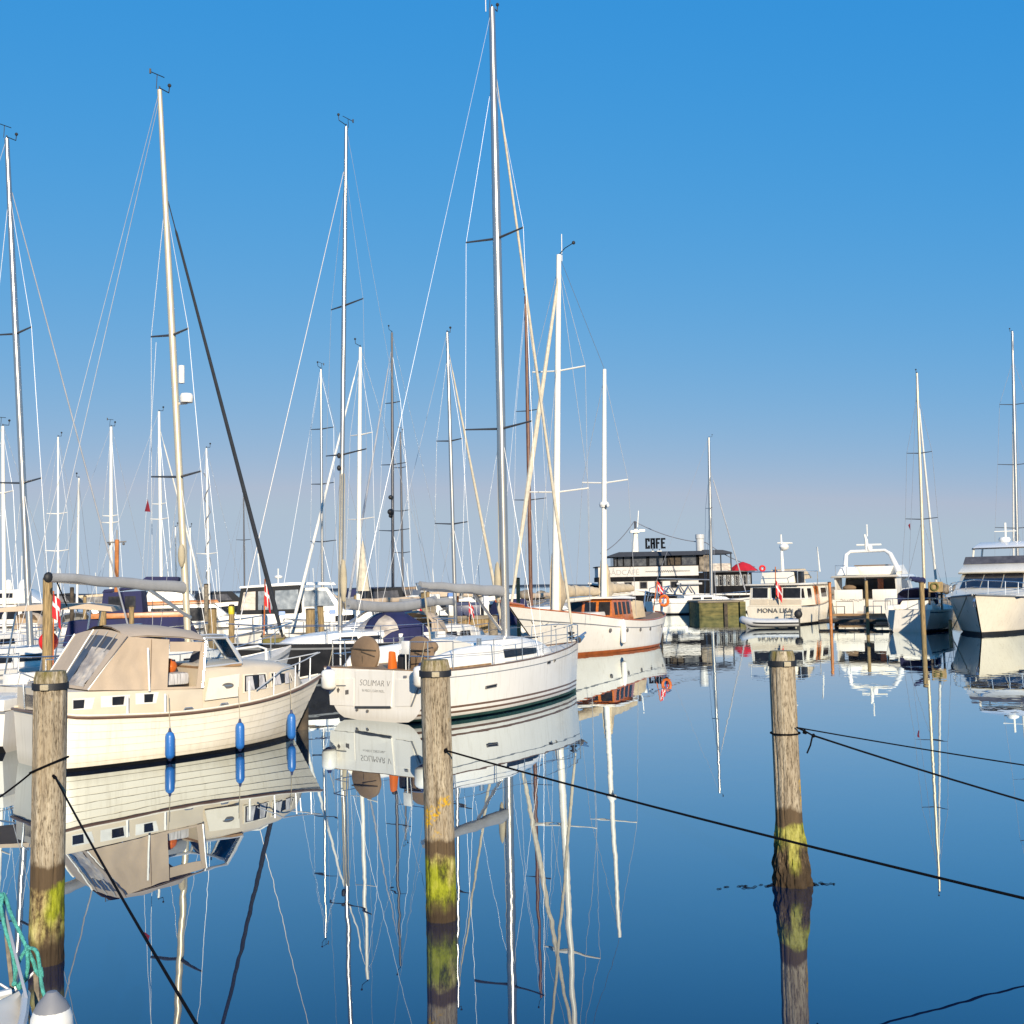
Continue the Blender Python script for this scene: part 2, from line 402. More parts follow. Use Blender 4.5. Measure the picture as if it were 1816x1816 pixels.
# the phone's rendering of that sky: each channel of the Nishita sky gets its own gain and contrast
tcw = nd(nt, 'ShaderNodeTexCoord'); vm = nd(nt, 'ShaderNodeVectorMath', operation='MULTIPLY_ADD'); vm.inputs[1].default_value = (1, 1, .88); vm.inputs[2].default_value = (0, 0, .055)
nt.links.new(tcw.outputs['Generated'], vm.inputs[0]); nt.links.new(vm.outputs[0], sky.inputs['Vector'])
sp = nd(nt, 'ShaderNodeSeparateColor'); cb = nd(nt, 'ShaderNodeCombineColor'); nt.links.new(sky.outputs[0], sp.inputs[0])
for i, (k, g) in enumerate(((.105*EXS, 1.76), (.266*EXS, .43), (.632*EXS, .12))):
    pw = nd(nt, 'ShaderNodeMath', operation='POWER'); pw.inputs[1].default_value = g; nt.links.new(sp.outputs[i], pw.inputs[0])
    ml = nd(nt, 'ShaderNodeMath', operation='MULTIPLY'); ml.inputs[1].default_value = k/.12; nt.links.new(pw.outputs[0], ml.inputs[0])
    mn = nd(nt, 'ShaderNodeMath', operation='MINIMUM'); mn.inputs[1].default_value = ((.425*EXS/.12, .53*EXS/.12, 9)[i]); nt.links.new(ml.outputs[0], mn.inputs[0])
    if i == 0: red = mn
    if i == 2:                           # the low sky loses blue where it turns pale
        m2 = nd(nt, 'ShaderNodeMath', operation='MULTIPLY_ADD'); m2.inputs[1].default_value = -.42; nt.links.new(red.outputs[0], m2.inputs[0]); nt.links.new(mn.outputs[0], m2.inputs[2]); mn = m2
    nt.links.new(mn.outputs[0], cb.inputs[i])
nt.links.new(cb.outputs[0], nt.nodes['Background'].inputs['Color'])
nt.nodes['Background'].inputs['Strength'].default_value = .12
ld = bpy.data.lights.new('sun', 'SUN'); ld.energy = 5.0; ld.angle = RAD(.53); ld.color = (1, .88, .70)
so_ = bpy.data.objects.new('sun', ld); COL.objects.link(so_)
sd = Vector((math.sin(RAD(SUN_AZ))*math.cos(RAD(SUN_EL)), -math.cos(RAD(SUN_AZ))*math.cos(RAD(SUN_EL)), math.sin(RAD(SUN_EL))))
so_.rotation_euler = sd.to_track_quat('Z', 'Y').to_euler(); so_.location = (20, -20, 30)
cd = bpy.data.cameras.new('camera'); cd.sensor_width = 36; cd.lens = 36*FPX/1816; cd.clip_end = 40000; cd.clip_start = .1
co = bpy.data.objects.new('camera', cd); COL.objects.link(co)
co.matrix_world = Matrix(((CR.x,CU.x,-_f.x,0),(CR.y,CU.y,-_f.y,0),(CR.z,CU.z,-_f.z,EYE),(0,0,0,1)))
sc.camera = co
sc.view_settings.view_transform = 'Standard'; sc.view_settings.look = 'None'; sc.view_settings.exposure = math.log2(1.28); sc.view_settings.gamma = 1
sc.cycles.max_bounces = 8; sc.cycles.transparent_max_bounces = 12; sc.cycles.caustics_reflective = False

# ================================================================== timber mooring piles
def pile_mat(name, bands, seed, crust=0.0):
    """bands: heights of (dark wet stain top, algae top, algae bottom)"""
    m = bpy.data.materials.new(name); m.use_nodes = True; nt = m.node_tree; L = nt.links.new; b = nt.nodes['Principled BSDF']
    b.inputs['Roughness'].default_value = .85; b.inputs['Specular IOR Level'].default_value = .25
    tc = nd(nt, 'ShaderNodeTexCoord')
    def nz(scale, st, det=6, rough=.6):
        mp = nd(nt, 'ShaderNodeMapping'); mp.inputs['Scale'].default_value = st; mp.inputs['Location'].default_value = (seed, seed*.7, seed*.3); L(tc.outputs['Object'], mp.inputs['Vector'])
        n = nd(nt, 'ShaderNodeTexNoise'); n.inputs['Scale'].default_value = scale; n.inputs['Detail'].default_value = det; n.inputs['Roughness'].default_value = rough; L(mp.outputs['Vector'], n.inputs['Vector']); return n
    def ramp(src, stops):
        r = nd(nt, 'ShaderNodeValToRGB'); e = r.color_ramp.elements
        while len(e) < len(stops): e.new(.5)
        for q, (p, c) in zip(e, stops): q.position = p; q.color = (*c, 1) if len(c) == 3 else c
        L(src, r.inputs['Fac']); return r
    grain = nz(16, (1, 1, .10), 8, .7); fine = nz(75, (1, 1, .22), 5, .7); blot = nz(3.2, (1, 1, .7), 4)
    wood = ramp(grain.outputs['Fac'], [(.30,(.10,.078,.05)),(.43,(.32,.26,.18)),(.60,(.45,.385,.28)),(.78,(.57,.50,.38))])
    def mixc(fac, a, c, bt='MIX'):
        x = nd(nt, 'ShaderNodeMix', data_type='RGBA', blend_type=bt); x.clamp_factor = True
        if isinstance(fac, float): x.inputs[0].default_value = fac
        else: L(fac, x.inputs[0])
        for i, s in ((6, a), (7, c)):
            if isinstance(s, tuple): x.inputs[i].default_value = (*s, 1)
            else: L(s, x.inputs[i])
        return x.outputs[2]
    def mth(op, a, c=None):
        x = nd(nt, 'ShaderNodeMath', operation=op)
        for i, s in ((0, a), (1, c)):
            if s is None: continue
            if isinstance(s, (int, float)): x.inputs[i].default_value = s
            else: L(s, x.inputs[i])
        return x.outputs[0]
    def step(v, lo, hi):
        x = nd(nt, 'ShaderNodeMapRange'); x.inputs['From Min'].default_value = lo; x.inputs['From Max'].default_value = hi; L(v, x.inputs['Value']); return x.outputs['Result']
    sx = nd(nt, 'ShaderNodeSeparateXYZ'); L(tc.outputs['Object'], sx.inputs[0])
    wob = nz(5, (1, 1, .6), 5, .65)
    z = mth('ADD', sx.outputs['Z'], mth('MULTIPLY', mth('SUBTRACT', wob.outputs['Fac'], .5), .34))
    zs = mth('ADD', sx.outputs['Z'], mth('MULTIPLY', mth('SUBTRACT', wob.outputs['Fac'], .5), .22))
    t_wet, t_al, b_al, top = bands
    speck = ramp(fine.outputs['Fac'], [(.36,(.10,.075,.05)),(.49,(.85,.82,.78)),(.56,(1,1,1))])
    c = mixc(.8, wood.outputs['Color'], speck.outputs['Color'], 'MULTIPLY')
    c = mixc(mth('MULTIPLY', step(blot.outputs['Fac'], .5, .75), .6), c, (.33,.26,.17))
    # moss on the rim
    c = mixc(mth('MULTIPLY', step(zs, top-.16, top-.02), step(grain.outputs['Fac'], .62, .36)), c, (.15,.125,.035))
    # brown wet zone, bleached scar, yellow-green weed, dark foot
    c = mixc(step(zs, t_wet+.02, t_wet-.02), c, mixc(grain.outputs['Fac'], (.05,.035,.02), (.15,.10,.055)))
    zone = nz(3.0, (1, 1, .5), 3, .5); wf = nz(11, (1, 1, .42), 7, .75)
    green = ramp(wf.outputs['Fac'], [(.36,(.03,.028,.010)),(.45,(.13,.14,.012)),(.55,(.27,.29,.015)),(.68,(.36,.36,.05))])
    pale = ramp(wf.outputs['Fac'], [(.36,(.035,.024,.014)),(.43,(.16,.11,.05)),(.52,(.38,.30,.13)),(.66,(.60,.50,.26))])
    mx_ = nd(nt, 'ShaderNodeMix', data_type='RGBA'); L(step(zone.outputs['Fac'], .44, .56), mx_.inputs[0]); L(green.outputs['Color'], mx_.inputs[6]); L(pale.outputs['Color'], mx_.inputs[7])
    class weed: outputs = {'Color': mx_.outputs[2]}
    inb = mth('MULTIPLY', step(z, t_al+.03, t_al-.02), step(z, b_al-.05, b_al+.12))
    if crust:                                # shells and bark-like growth round the foot, weed left on a strip in front
        ax = mth('ABSOLUTE', mth('ADD', sx.outputs['X'], mth('MULTIPLY', mth('SUBTRACT', wob.outputs['Fac'], .5), .12)))
        grow = ramp(nz(13, (1, 1, .5), 8, .8).outputs['Fac'], [(.38,(.012,.009,.006)),(.52,(.07,.048,.026)),(.66,(.20,.14,.08))])
        inb2 = mth('MULTIPLY', step(z, t_al-.12, t_al-.22), step(ax, .045, .07)); c = mixc(inb, c, mixc(.6, weed.outputs['Color'], green.outputs['Color'])); c = mixc(inb2, c, grow.outputs['Color'])
    else: c = mixc(inb, c, weed.outputs['Color'])
    c = mixc(step(z, b_al+.14, b_al-.04), c, mixc(grain.outputs['Fac'], (.018,.012,.007), (.075,.05,.028)))
    spot = nz(2.1, (1, 1, 1), 3); lich = nz(34, (1, 1, 1), 3)
    c = mixc(mth('MULTIPLY', mth('MULTIPLY', step(spot.outputs['Fac'], .64, .68), step(lich.outputs['Fac'], .45, .55)), step(sx.outputs['Z'], t_wet, t_wet+.1)), c, (.55,.33,.02))
    L(c, b.inputs['Base Color'])
    bp = nd(nt, 'ShaderNodeBump'); bp.inputs['Strength'].default_value = .9; bp.inputs['Distance'].default_value = .012
    L(mth('ADD', grain.outputs['Fac'], mth('MULTIPLY', fine.outputs['Fac'], .5)), bp.inputs['Height']); L(bp.outputs['Normal'], b.inputs['Normal'])
    M[name] = m
def pile(label, pxl, ytop, ywat, wpx, lean_px, m, bands, group, seed, crust=0.0, strap=True):
    Z = 6000.0/(ywat-hor(pxl)); base = foot(pxl, Z); r = wpx*.5*Z/FPX
    tp = at(pxl+lean_px, ytop, Z)-base; H = tp.z
    pile_mat(m, (*bands, H), seed, crust)
    t = thing('mooring_pile', label, 'mooring post', base, 0, group)
    n = 112; rows = 130; secs = []; ck = [(random.uniform(-2.9,-.3), random.uniform(.2,H), random.uniform(.35,1.3)) for _ in range(7)]
    for j in range(rows+1):
        z = -.5+(H+.5)*j/rows; c = Vector((tp.x*z/H, tp.y*z/H, z)); sec = []
        for i in range(n):
            a = 2*math.pi*i/n; d = Vector((math.cos(a), math.sin(a), 0))
            g = noise.fractal(Vector((d.x*3.4+seed, d.y*3.4, z*.35)), 1.0, 2.2, 4)*.045 + noise.noise(Vector((d.x*9, d.y*9+seed, z*.9)))*.02
            rr = r*(1+g-.03*(z/H)); zz = z
            for ca, c0_, cl in ck:            # drying checks
                da = abs(((a-math.pi*2 if a > math.pi else a)-ca+.12*noise.noise(Vector((z*2.2, ca, seed))))); fz_ = 1-abs(z-c0_)/cl
                if da < .05 and fz_ > 0: rr -= r*.075*(1-da/.05)*min(1, fz_*3)
            if z < bands[1]+.1:
                k = max(0, min(1, (bands[1]+.1-z)/.5)); q = noise.fractal(Vector((d.x*2.6, d.y*2.6+seed, z*3.5)), 1.0, 2.0, 4)
                rr *= 1 + (crust*(.45+.55*k+q*.7)+.05*q)*k
                rr += (.006+.04*crust)*k*noise.noise(Vector((d.x*14, d.y*14, z*12)))
            if j > rows-3: rr -= r*.035*(j-rows+3)
            sec.append(c+d*rr)
        secs.append(sec)
    MB().loft(secs, closed=True, cap=True).build('shaft', m, t, ang=70)
    if strap:
        for zz, hh, mm_ in ((H-.15,.055,'rubber'),):
            sb = MB(); s2 = []
            for dz, rr in ((0,.004),(0,.010),(hh,.010),(hh,.004)):
                z = zz+dz; c = Vector((tp.x*z/H, tp.y*z/H, z)); s2.append([c+Vector((math.cos(2*math.pi*i/48), math.sin(2*math.pi*i/48), 0))*(r*(1.0)+rr) for i in range(48)])
            sb.loft(s2, closed=True).build('metal_strap', mm_, t)
            c = Vector((tp.x*zz/H, tp.y*zz/H, zz))
            MB().box((c.x-.02, c.y-r-.035, zz+.002),(c.x+.05, c.y-r-.005, zz+.05)).build('strap_buckle', 'rope_cream', t, bev=.008)
    return t, base, r, H, tp, Z
P1 = pile('thick timber pile before the cream cruiser, dark rope loop at its middle', 82, 1190, 1690, 57, 8, 'pile_wood_a', (.80,.62,.16), 'timber piles standing in the foreground water', 1.3)
P2 = pile('timber pile in front of the white sloop, orange lichen spot on it', 783, 1170, 1616, 53, -12, 'pile_wood_b', (.72,.56,.08), 'timber piles standing in the foreground water', 5.1)
P3 = pile('leaning timber pile alone in open water with weed-crusted flared foot', 1404, 1154, 1556, 46, -18, 'pile_wood_c', (.74,.56,.12), 'timber piles standing in the foreground water', 9.7, crust=.36)
# ================================================================== mooring lines on the piles
def rope(name, label, pts, r, m='rope_black', group=None, knots=(), extra=()):
    mb = MB(); mb.tube(pts, r, 8)
    for k in knots:
        for i in range(4):
            d = Vector((random.uniform(-1,1), random.uniform(-1,1), random.uniform(-1,1)))*r*1.1
            mb.ball(Vector(k)+d, r*1.7, 8)
    for e in extra: mb.tube(e, r*.9, 7)
    o = mb.build(name, m, ang=80); tag(o, label, 'rope', group); return o
def ringpts(P, z, tilt=0.0, n=28, a0=0, a1=360, extra=.012):
    t, base, r, H, tp, Z = P; c = base+Vector((tp.x*z/H, tp.y*z/H, z)); out = []
    for i in range(n+1):
        a = RAD(a0+(a1-a0)*i/n); out.append(c+Vector((math.cos(a)*(r+extra), math.sin(a)*(r+extra), tilt*math.cos(a))))
    return out
def zpx(P, y): return EYE-(y-hor(84 if P is P1 else 780 if P is P2 else 1400))*P[5]/FPX
def surf(P, x, y, off=.012):              # point on the pile front under a photo pixel
    p = at(x, y, P[5]-P[2]*.9); return p
k1 = surf(P1, 97, 1377); rope('mooring_rope', 'black rope slanting down from the pile by the cream cruiser', sag(k1, at(420, 1935, 4.6), .03), .008, group='black mooring ropes', knots=[k1])
z1 = zpx(P1, 1352); l1 = ringpts(P1, z1, .06)
rope('mooring_rope', 'dark rope looped round the nearest pile and leading off to the left', l1, .009, group='black mooring ropes', knots=[l1[12]], extra=[sag(l1[14], at(-90, 1465, 8.2), .03)])
k2 = surf(P2, 791, 1331); rope('mooring_rope', 'long black rope crossing in front of the flared pile', sag(k2, at(2500, 1752, 5.0), .04), .0085, group='black mooring ropes', knots=[k2])
z3 = zpx(P3, 1296); l3 = ringpts(P3, z3, .0); k3 = at(1441, 1304, P3[5]-.1)
rope('mooring_rope', 'thick black rope knotted on the leaning pile with a loose tail', sag(k3, at(2700, 1640, 10.2), .10), .0095, group='black mooring ropes', knots=[k3, at(1428, 1298, P3[5]-.12)], extra=[[at(1413,1290,P3[5]-P3[2]-.01), at(1428,1297,P3[5]-.14), k3], [k3, at(1437,1322,P3[5]-.12), at(1431,1336,P3[5]-.12)], l3])
rope('mooring_rope', 'thinner upper rope running right from the leaning pile', sag(at(1412, 1290, P3[5]-P3[2]-.01), at(2700, 1470, 9.6), .06), .0065, group='black mooring ropes')
mb = MB(); rw = random.Random(3)
for i in range(34):                       # loose weed drifting at the foot of the leaning pile
    u = rw.random()**1.6; sg = -1 if i % 3 else 1
    c = P3[1]+Vector((sg*(.17+(.62 if sg < 0 else .28)*u), -.02+rw.uniform(-.05,.05)-.12*u*(sg < 0), .003)); l_ = rw.uniform(.012,.05)*(1-.6*u); an = rw.uniform(-.5,.5)
    mb.tube([c-Vector((math.cos(an)*l_, math.sin(an)*l_, 0)), c+Vector((0,0,.004)), c+Vector((math.cos(an)*l_, math.sin(an)*l_, 0))], [.002,.0045,.002], 5)
o_ = mb.build('floating_weed', 'rope_black'); tag(o_, 'thin strands of dark weed drifting at the foot of the leaning pile', 'weed'); o_['kind'] = 'stuff'
# ================================================================== foreground bow at the corner
Dk = Frame((-2.70, 3.55), 72)
db = thing('moored_boat', 'grey deck of a boat at the corner, tied with turquoise line', 'boat', Dk.o, Dk.h)
DT = [(-1.6,1.13,.75,-1.6,.65),(-.4,1.15,.78,-.4,.62),(.6,1.19,.62,.55,.45),(1.2,1.22,.34,1.05,.22),(1.6,1.25,.04,1.25,.02)]
dst = hull(db, DT, [(0,0),(.5,0),(('z',.1),1)], ['gelcoat','antifoul_black'], 'deck_white', q=.5, n=16)
for sg in (-1,1): tubepart(db, 'toe_rail', 'gelcoat_grey', sheer(dst, sg, .012, 0), .018, 6)
def lp(x, y, Y): return Dk.loc(at(x, y, Y))
tubepart(db, 'stanchion', 'timber_grey', [lp(30,1835,5.3), lp(4,1588,5.3)], .010, 7)
tubepart(db, 'stanchion', 'timber_grey', [lp(70,1840,5.2), lp(63,1722,5.2)], .012, 7)
tubepart(db, 'lifeline', 'wire_light', [lp(-20,1800,5.1), lp(63,1722,5.2)], .007, 6)
tubepart(db, 'lifeline', 'wire_light', [lp(4,1600,5.3), lp(60,1820,4.9)], .007, 6)
tubepart(db, 'lifeline', 'wire_light', [lp(0,1745,5.2), lp(40,1770,5.2)], .006, 6)
rp = lambda pts: [at(x, y, Y) for x, y, Y in pts]
r1 = rp([(-6,1640,5.2),(0,1604,5.24),(4,1586,5.26),(10,1592,5.26),(20,1622,5.22),(38,1660,5.2),(47,1680,5.18)])
r2 = rp([(47,1683,5.18),(36,1700,5.16),(28,1722,5.15),(26,1742,5.15),(32,1747,5.14),(44,1738,5.14),(49,1716,5.14),(48,1686,5.15)])
r3 = rp([(48,1684,5.16),(58,1682,5.15),(66,1690,5.14),(70,1712,5.13),(73,1740,5.12),(78,1764,5.1),(90,1796,5.05),(100,1830,5.0)])
r4 = rp([(5,1590,5.25),(2,1610,5.22),(10,1650,5.2),(22,1690,5.18),(27,1725,5.16)])
r5 = rp([(49,1684,5.17),(60,1708,5.15),(64,1722,5.14),(74,1732,5.13),(72,1716,5.13)])
mb = MB()
for q in (r1, r2, r3, r4, r5):
    c_ = cat([list(p) for p in q], 36); mb.tube(c_, .0085, 8)
for k in (r2[0], r1[2], r2[4]):
    for i in range(4): mb.ball(k+Vector((random.uniform(-1,1),random.uniform(-1,1),random.uniform(-1,1)))*.012, .013, 8)
tag(mb.build('tied_line', 'rope_teal', ang=80), 'turquoise line knotted round the rail posts at the picture corner', 'rope')
fp = at(92, 1757, 4.75); k_ = .67
t = thing('hull_fender', 'big off-white fender with dark cap beside the corner boat', 'fender', fp-Vector((0,0,.495*k_)))
MB().lathe([(a*k_, b*k_) for a, b in ((.02,-.1),(.09,-.08),(.125,0),(.128,.25),(.122,.34),(.105,.385))], (0,0,0), 28).build('body', 'plastic_white', t, ang=60)
MB().lathe([(a*k_, b*k_) for a, b in ((.106,.384),(.085,.425),(.05,.465),(.03,.49),(.01,.495))], (0,0,0), 20).build('end_cap', 'plastic_grey', t)
# ================================================================== cream clinker cabin cruiser (nearest boat)
C = Frame((-8.37, 19.92), 43.5)
cr = thing('cabin_cruiser', 'cream clinker cabin cruiser with tan cockpit canopy and three blue fenders', 'motorboat', C.o, C.h)
CT = [(-.06,.98,.98, 0,.90), (1.2,.90,1.16, 1.2,1.04), (2.6,.835,1.20, 2.6,1.05), (3.9,.88,1.08, 3.8,.80), (5.0,1.0,.68, 4.75,.36), (5.95,1.20,.05, 5.34,.02)]
cst = hull(cr, CT, [(0,0),(.14,0),(.28,0),(.42,0),(.56,0),(.70,0),(.84,0),(('z',.07),1)], ['gelcoat_cream','antifoul_black','seam'], 'deck_white', q=.55, lap=.014, lapm=2)
for sg in (-1, 1): tubepart(cr, 'rub_rail', 'stripe_brown', sheer(cst, sg, -.015, .022), .026, 6)
for sg in (-1, 1): tubepart(cr, 'toe_rail', 'gelcoat_cream', sheer(cst, sg, .02, -.02), .022, 6)
tubepart(cr, 'stern_rub_rail', 'stripe_brown', [(-.09,-.98,.965),(-.09,.98,.965)], .026, 6)
# coaming under the canopy, trunk cabin forward
MB().prof([(.02,.93),(.02,1.36),(3.06,1.22),(3.06,.80),(1.5,.84)], 1.03, 1.0).build('coaming', 'cabin_beige', cr, bev=.02)
cab = MB()
secs = []
for x, zb, zt, wb, wt in ((3.062,.80,1.60,1.00,.90),(3.5,.80,1.615,.98,.86),(4.2,.84,1.60,.86,.75),(4.8,.88,1.54,.66,.56),(5.25,.94,1.42,.44,.34),(5.42,.98,1.16,.34,.26)):
    secs.append([(x,-wb,zb),(x,-wt-.02,zt-.07),(x,-wt+.06,zt),(x,-wt*.4,zt+.06),(x,wt*.4,zt+.06),(x,wt-.06,zt),(x,wt+.02,zt-.07),(x,wb,zb)])
cab.loft(secs, cap=True).build('cabin', 'cabin_beige', cr, ang=40)
def cruiser_y(x, z):                     # starboard cabin face
    k = 0
    X = [3.062,3.5,4.2,4.8,5.25,5.42]; WB = [1.0,.98,.86,.66,.44,.34]; WT = [.9,.86,.75,.56,.34,.26]; ZB=[.8,.8,.84,.88,.94,.98]; ZT=[1.6,1.615,1.6,1.54,1.42,1.16]
    for i in range(5):
        if X[i] <= x <= X[i+1]:
            u = (x-X[i])/(X[i+1]-X[i]); l = lambda A: A[i]+(A[i+1]-A[i])*u
            return l(WB)+(l(WT)+.02-l(WB))*(z-l(ZB))/(l(ZT)-.07-l(ZB))
    return .9
def cabwin(pts):
    for sg in (-1, 1):
        fr = MB().prism([(x, sg*(cruiser_y(x, z)+.004), z) for x, z in pts], (0, sg*.014, 0)).build('window', 'gelcoat_cream', cr)
        cx = sum(p[0] for p in pts)/len(pts); cz = sum(p[1] for p in pts)/len(pts)
        inn = [(cx+(x-cx)*.90, cz+(z-cz)*.86) for x, z in pts]
        MB().prism([(x, sg*(cruiser_y(x, z)+.020), z) for x, z in inn], (0, sg*.004, 0)).build('pane', 'glass_dark', fr)
        for a, b in ((.06,.42),(.62,.94)):
            xs = [p[0] for p in inn]; xa = min(xs)+(max(xs)-min(xs))*a; xb = min(xs)+(max(xs)-min(xs))*b; za = min(p[1] for p in inn)+.015; zb = max(p[1] for p in inn)-.02
            MB().prism([(x, sg*(cruiser_y(x, z)+.026), z) for x, z in ((xa,za),(xb,za),(xb-.03,zb),(xa+.02,zb))], (0, sg*.003, 0)).build('curtain', 'curtain', fr)
cabwin([(3.90,1.06),(4.47,1.10),(4.45,1.40),(3.93,1.41)]); cabwin([(4.56,1.11),(5.14,1.17),(5.08,1.34),(4.55,1.40)])
# storage panel with oval badge on the cabin side
pn = MB().prism([(3.09,-1.005,1.0),(3.76,-.955,1.02),(3.80,-.925,1.44),(3.20,-.95,1.40)], (0,-.035,0)).build('side_panel', 'gelcoat_cream', cr)
ov = [(3.56+.115*math.cos(a), -.985, 1.235+.055*math.sin(a)) for a in [i*math.pi/10 for i in range(20)]]
bd = MB().prism(ov, (0,-.012,.0)).build('badge', 'ink', cr)
MB().box((3.49,-1.003,1.225),(3.64,-.9985,1.245)).build('badge_stripe', 'steel', bd)
# coaming windows
for a, b in ((.55,1.12),(1.22,1.72),(1.82,2.26)):
    for sg in (-1,1):
        w = MB().prism([(a,sg*1.006,1.045),(b-.05,sg*1.006,1.035),(b,sg*1.004,1.225),(a,sg*1.004,1.235)], (0,sg*.012,0)).build('coaming_window', 'plastic_white', cr)
        m_ = a+(b-a)*.5
        MB().prism([(a+.03 if b<1.5 else m_-.06,sg*1.019,1.065),(m_+.04 if b<1.5 else b-.12,sg*1.019,1.06),(m_+.06 if b<1.5 else b-.10,sg*1.018,1.205),(a+.03 if b<1.5 else m_-.06,sg*1.018,1.21)], (0,sg*.004,0)).build('pane', 'glass_dark', w)
# canopy
W = 1.0
def arch(x, zs, zt, w, xb=None):
    xb = x if xb is None else xb
    return [(xb,-W,zs),(x,-w,zt-.10),(x,-w*.80,zt+.0),(x,-w*.42,zt+.075),(x,0,zt+.10),(x,w*.42,zt+.075),(x,w*.80,zt+.0),(x,w,zt-.10),(xb,W,zs)]
roof = [arch(1.66,2.24,2.33,.90), arch(2.1,2.2,2.345,.91), arch(2.7,2.14,2.29,.91), arch(3.17,2.06,2.20,.90)]
roof = [[(p[0],p[1],p[2]) for p in a[1:-1]] for a in roof]
roofo = MB(); roofo.loft(roof); 
low = [[(p[0],p[1],p[2]-.02) for p in a] for a in roof]; roofo.loft([l[::-1] for l in low])
roofo.build('canopy_roof', 'canvas_tan', cr, ang=50)
for sg in (-1, 1):                       # side curtains with the sloping aft edge and the clear window
    y0, y1 = sg*1.005, sg*.905
    def S(x, z): return (x, sg*(1.005-(z-1.25)*.105), z)
    g_ = []
    for j in range(19):
        v = j/18; row = []
        for i in range(25):
            u = i/24; p_ = Vector(S(1.0,1.355)).lerp(Vector(S(2.42,1.255)), u).lerp(Vector(S(1.70,2.24)).lerp(Vector(S(2.50,2.15)), u), v)
            b_ = 4*u*(1-u)*4*v*(1-v); p_.y += sg*(-.028*b_ + .012*math.sin(u*23+v*9+3*noise.noise(Vector((u*3,v*3,sg))))*(1-v)*min(1,6*u)*min(1,6*(1-u)))
            row.append(p_)
        g_.append(row)
    cs_ = MB().loft(g_); cs_.loft([[q+Vector((0,sg*.012,0)) for q in r_][::-1] for r_ in g_]); cs_.build('canopy_side', 'canvas_tan', cr, ang=60)
    tubepart(cr, 'canopy_seam', 'canvas_brown', [S(2.1,1.28)[:1]+(sg*1.018,)+S(2.1,1.28)[2:], (2.16,sg*.935,2.17)], .006, 4)
    MB().prism([S(2.93,1.235),S(3.07,1.23),S(3.17,2.07),S(3.08,2.075)], (0,sg*.012,0)).build('canopy_strip', 'canvas_tan', cr)
    MB().prism([S(2.50,1.93),S(3.065,1.91),S(3.09,2.075),S(2.51,2.11)], (0,sg*.012,0)).build('canopy_strip', 'canvas_tan', cr)
    MB().prism([S(2.42,1.255),S(2.93,1.235),S(2.93,1.275),S(2.42,1.30)], (0,sg*.012,0)).build('canopy_strip', 'canvas_tan', cr)
    tubepart(cr, 'canopy_pole', 'plastic_white', [S(1.0,1.36),S(1.70,2.23)], .02)
    tubepart(cr, 'canopy_pole', 'steel', [S(3.06,1.24),S(3.175,2.08)], .02)
# aft screen: frame strips round a crumpled clear sheet
def Aft(u, v):                           # u 0 (starboard) .. 1 (port), v 0 .. 1 up
    return Vector((.98+.70*v-.10*u*v, -.99+1.98*u, 1.36+.90*v+.10*math.sin(u*math.pi)*v))
def patch(u0,u1,v0,v1,name,m,n=8,off=0.0,wr=0.0):
    g = [[Aft(u0+(u1-u0)*i/n, v0+(v1-v0)*j/n)+Vector((-off-(wr*(noise.noise((i*.9,j*.35,3))) if wr else 0),0,0)) for i in range(n+1)] for j in range(n+1)]
    mb = MB().loft(g); mb.loft([[p+Vector((.01,0,0)) for p in r][::-1] for r in g]); return mb.build(name, m, cr, ang=60)
patch(0,.10,0,1,'aft_curtain','canvas_tan'); patch(.62,1,0,1,'aft_curtain','canvas_tan'); patch(.10,.62,.9,1,'aft_curtain','canvas_tan'); patch(.10,.62,0,.05,'aft_curtain','canvas_tan')
patch(.10,.45,.05,.70,'clear_window','vinyl',14,.0,.05); patch(.10,.62,.70,.9,'smoked_window','vinyl_smoke'); patch(.45,.62,.05,.70,'smoked_window','vinyl_smoke')
for u in (.16,.33,.52): tubepart(cr, 'tie_strap', 'canvas_grey', [Aft(u,.98)+Vector((-.02,0,0)),Aft(u,.66)+Vector((-.03,0,0))], .012, 5)
tubepart(cr, 'canopy_pole', 'plastic_white', [Aft(.62,.02)+Vector((-.02,0,0)),Aft(.62,1)+Vector((-.02,0,0))], .016)
tubepart(cr, 'canopy_pole', 'plastic_white', [Aft(1,.02)+Vector((-.02,0,0)),Aft(1,1)+Vector((-.02,0,0))], .016)
# windscreen with grey frame
ws = [((3.12,-.86,1.60),(3.20,-.80,2.14)),((3.92,-.80,1.63),(3.68,-.72,2.12)),((4.18,-.30,1.66),(3.86,-.28,2.15)),((4.18,.30,1.66),(3.86,.28,2.15)),((3.92,.80,1.63),(3.68,.72,2.12)),((3.12,.86,1.60),(3.20,.80,2.14))]
wf = MB()
for (a, b) in ws: wf.tube([a, b], .028, 6)
wf.tube([w[0] for w in ws], .024, 6).tube([w[1] for w in ws], .028, 6).build('windscreen', 'alu_pale', cr)
for i in range(5):
    a, b = ws[i]; c, d = ws[i+1]
    n_ = (Vector(c)-Vector(a)).cross(Vector(b)-Vector(a)).normalized()
    MB().prism([a, c, d, b], n_*.006).build('windscreen_pane', 'pane_clear', cr)
# interior seen through the glass
MB().box((2.2,-.1,1.2),(2.7,.5,1.62)).build('seat', 'cloth_white', cr, bev=.06)
MB().ball((2.75,-.25,1.62),(.17,.22,.16)).build('cushion', 'plastic_orange', cr)
MB().box((2.55,-.72,1.3),(2.95,-.3,1.52)).build('striped_cushion', 'curtain', cr, bev=.05)
MB().box((3.06,-.84,1.58),(3.9,.84,1.62)).build('dashboard', 'teak', cr)
MB().lathe([(.02,0),(.19,0),(.19,.03),(.02,.03)], (3.3,-.3,1.75), 16, axis=(-1,0,.4)).build('steering_wheel', 'plastic_grey', cr)
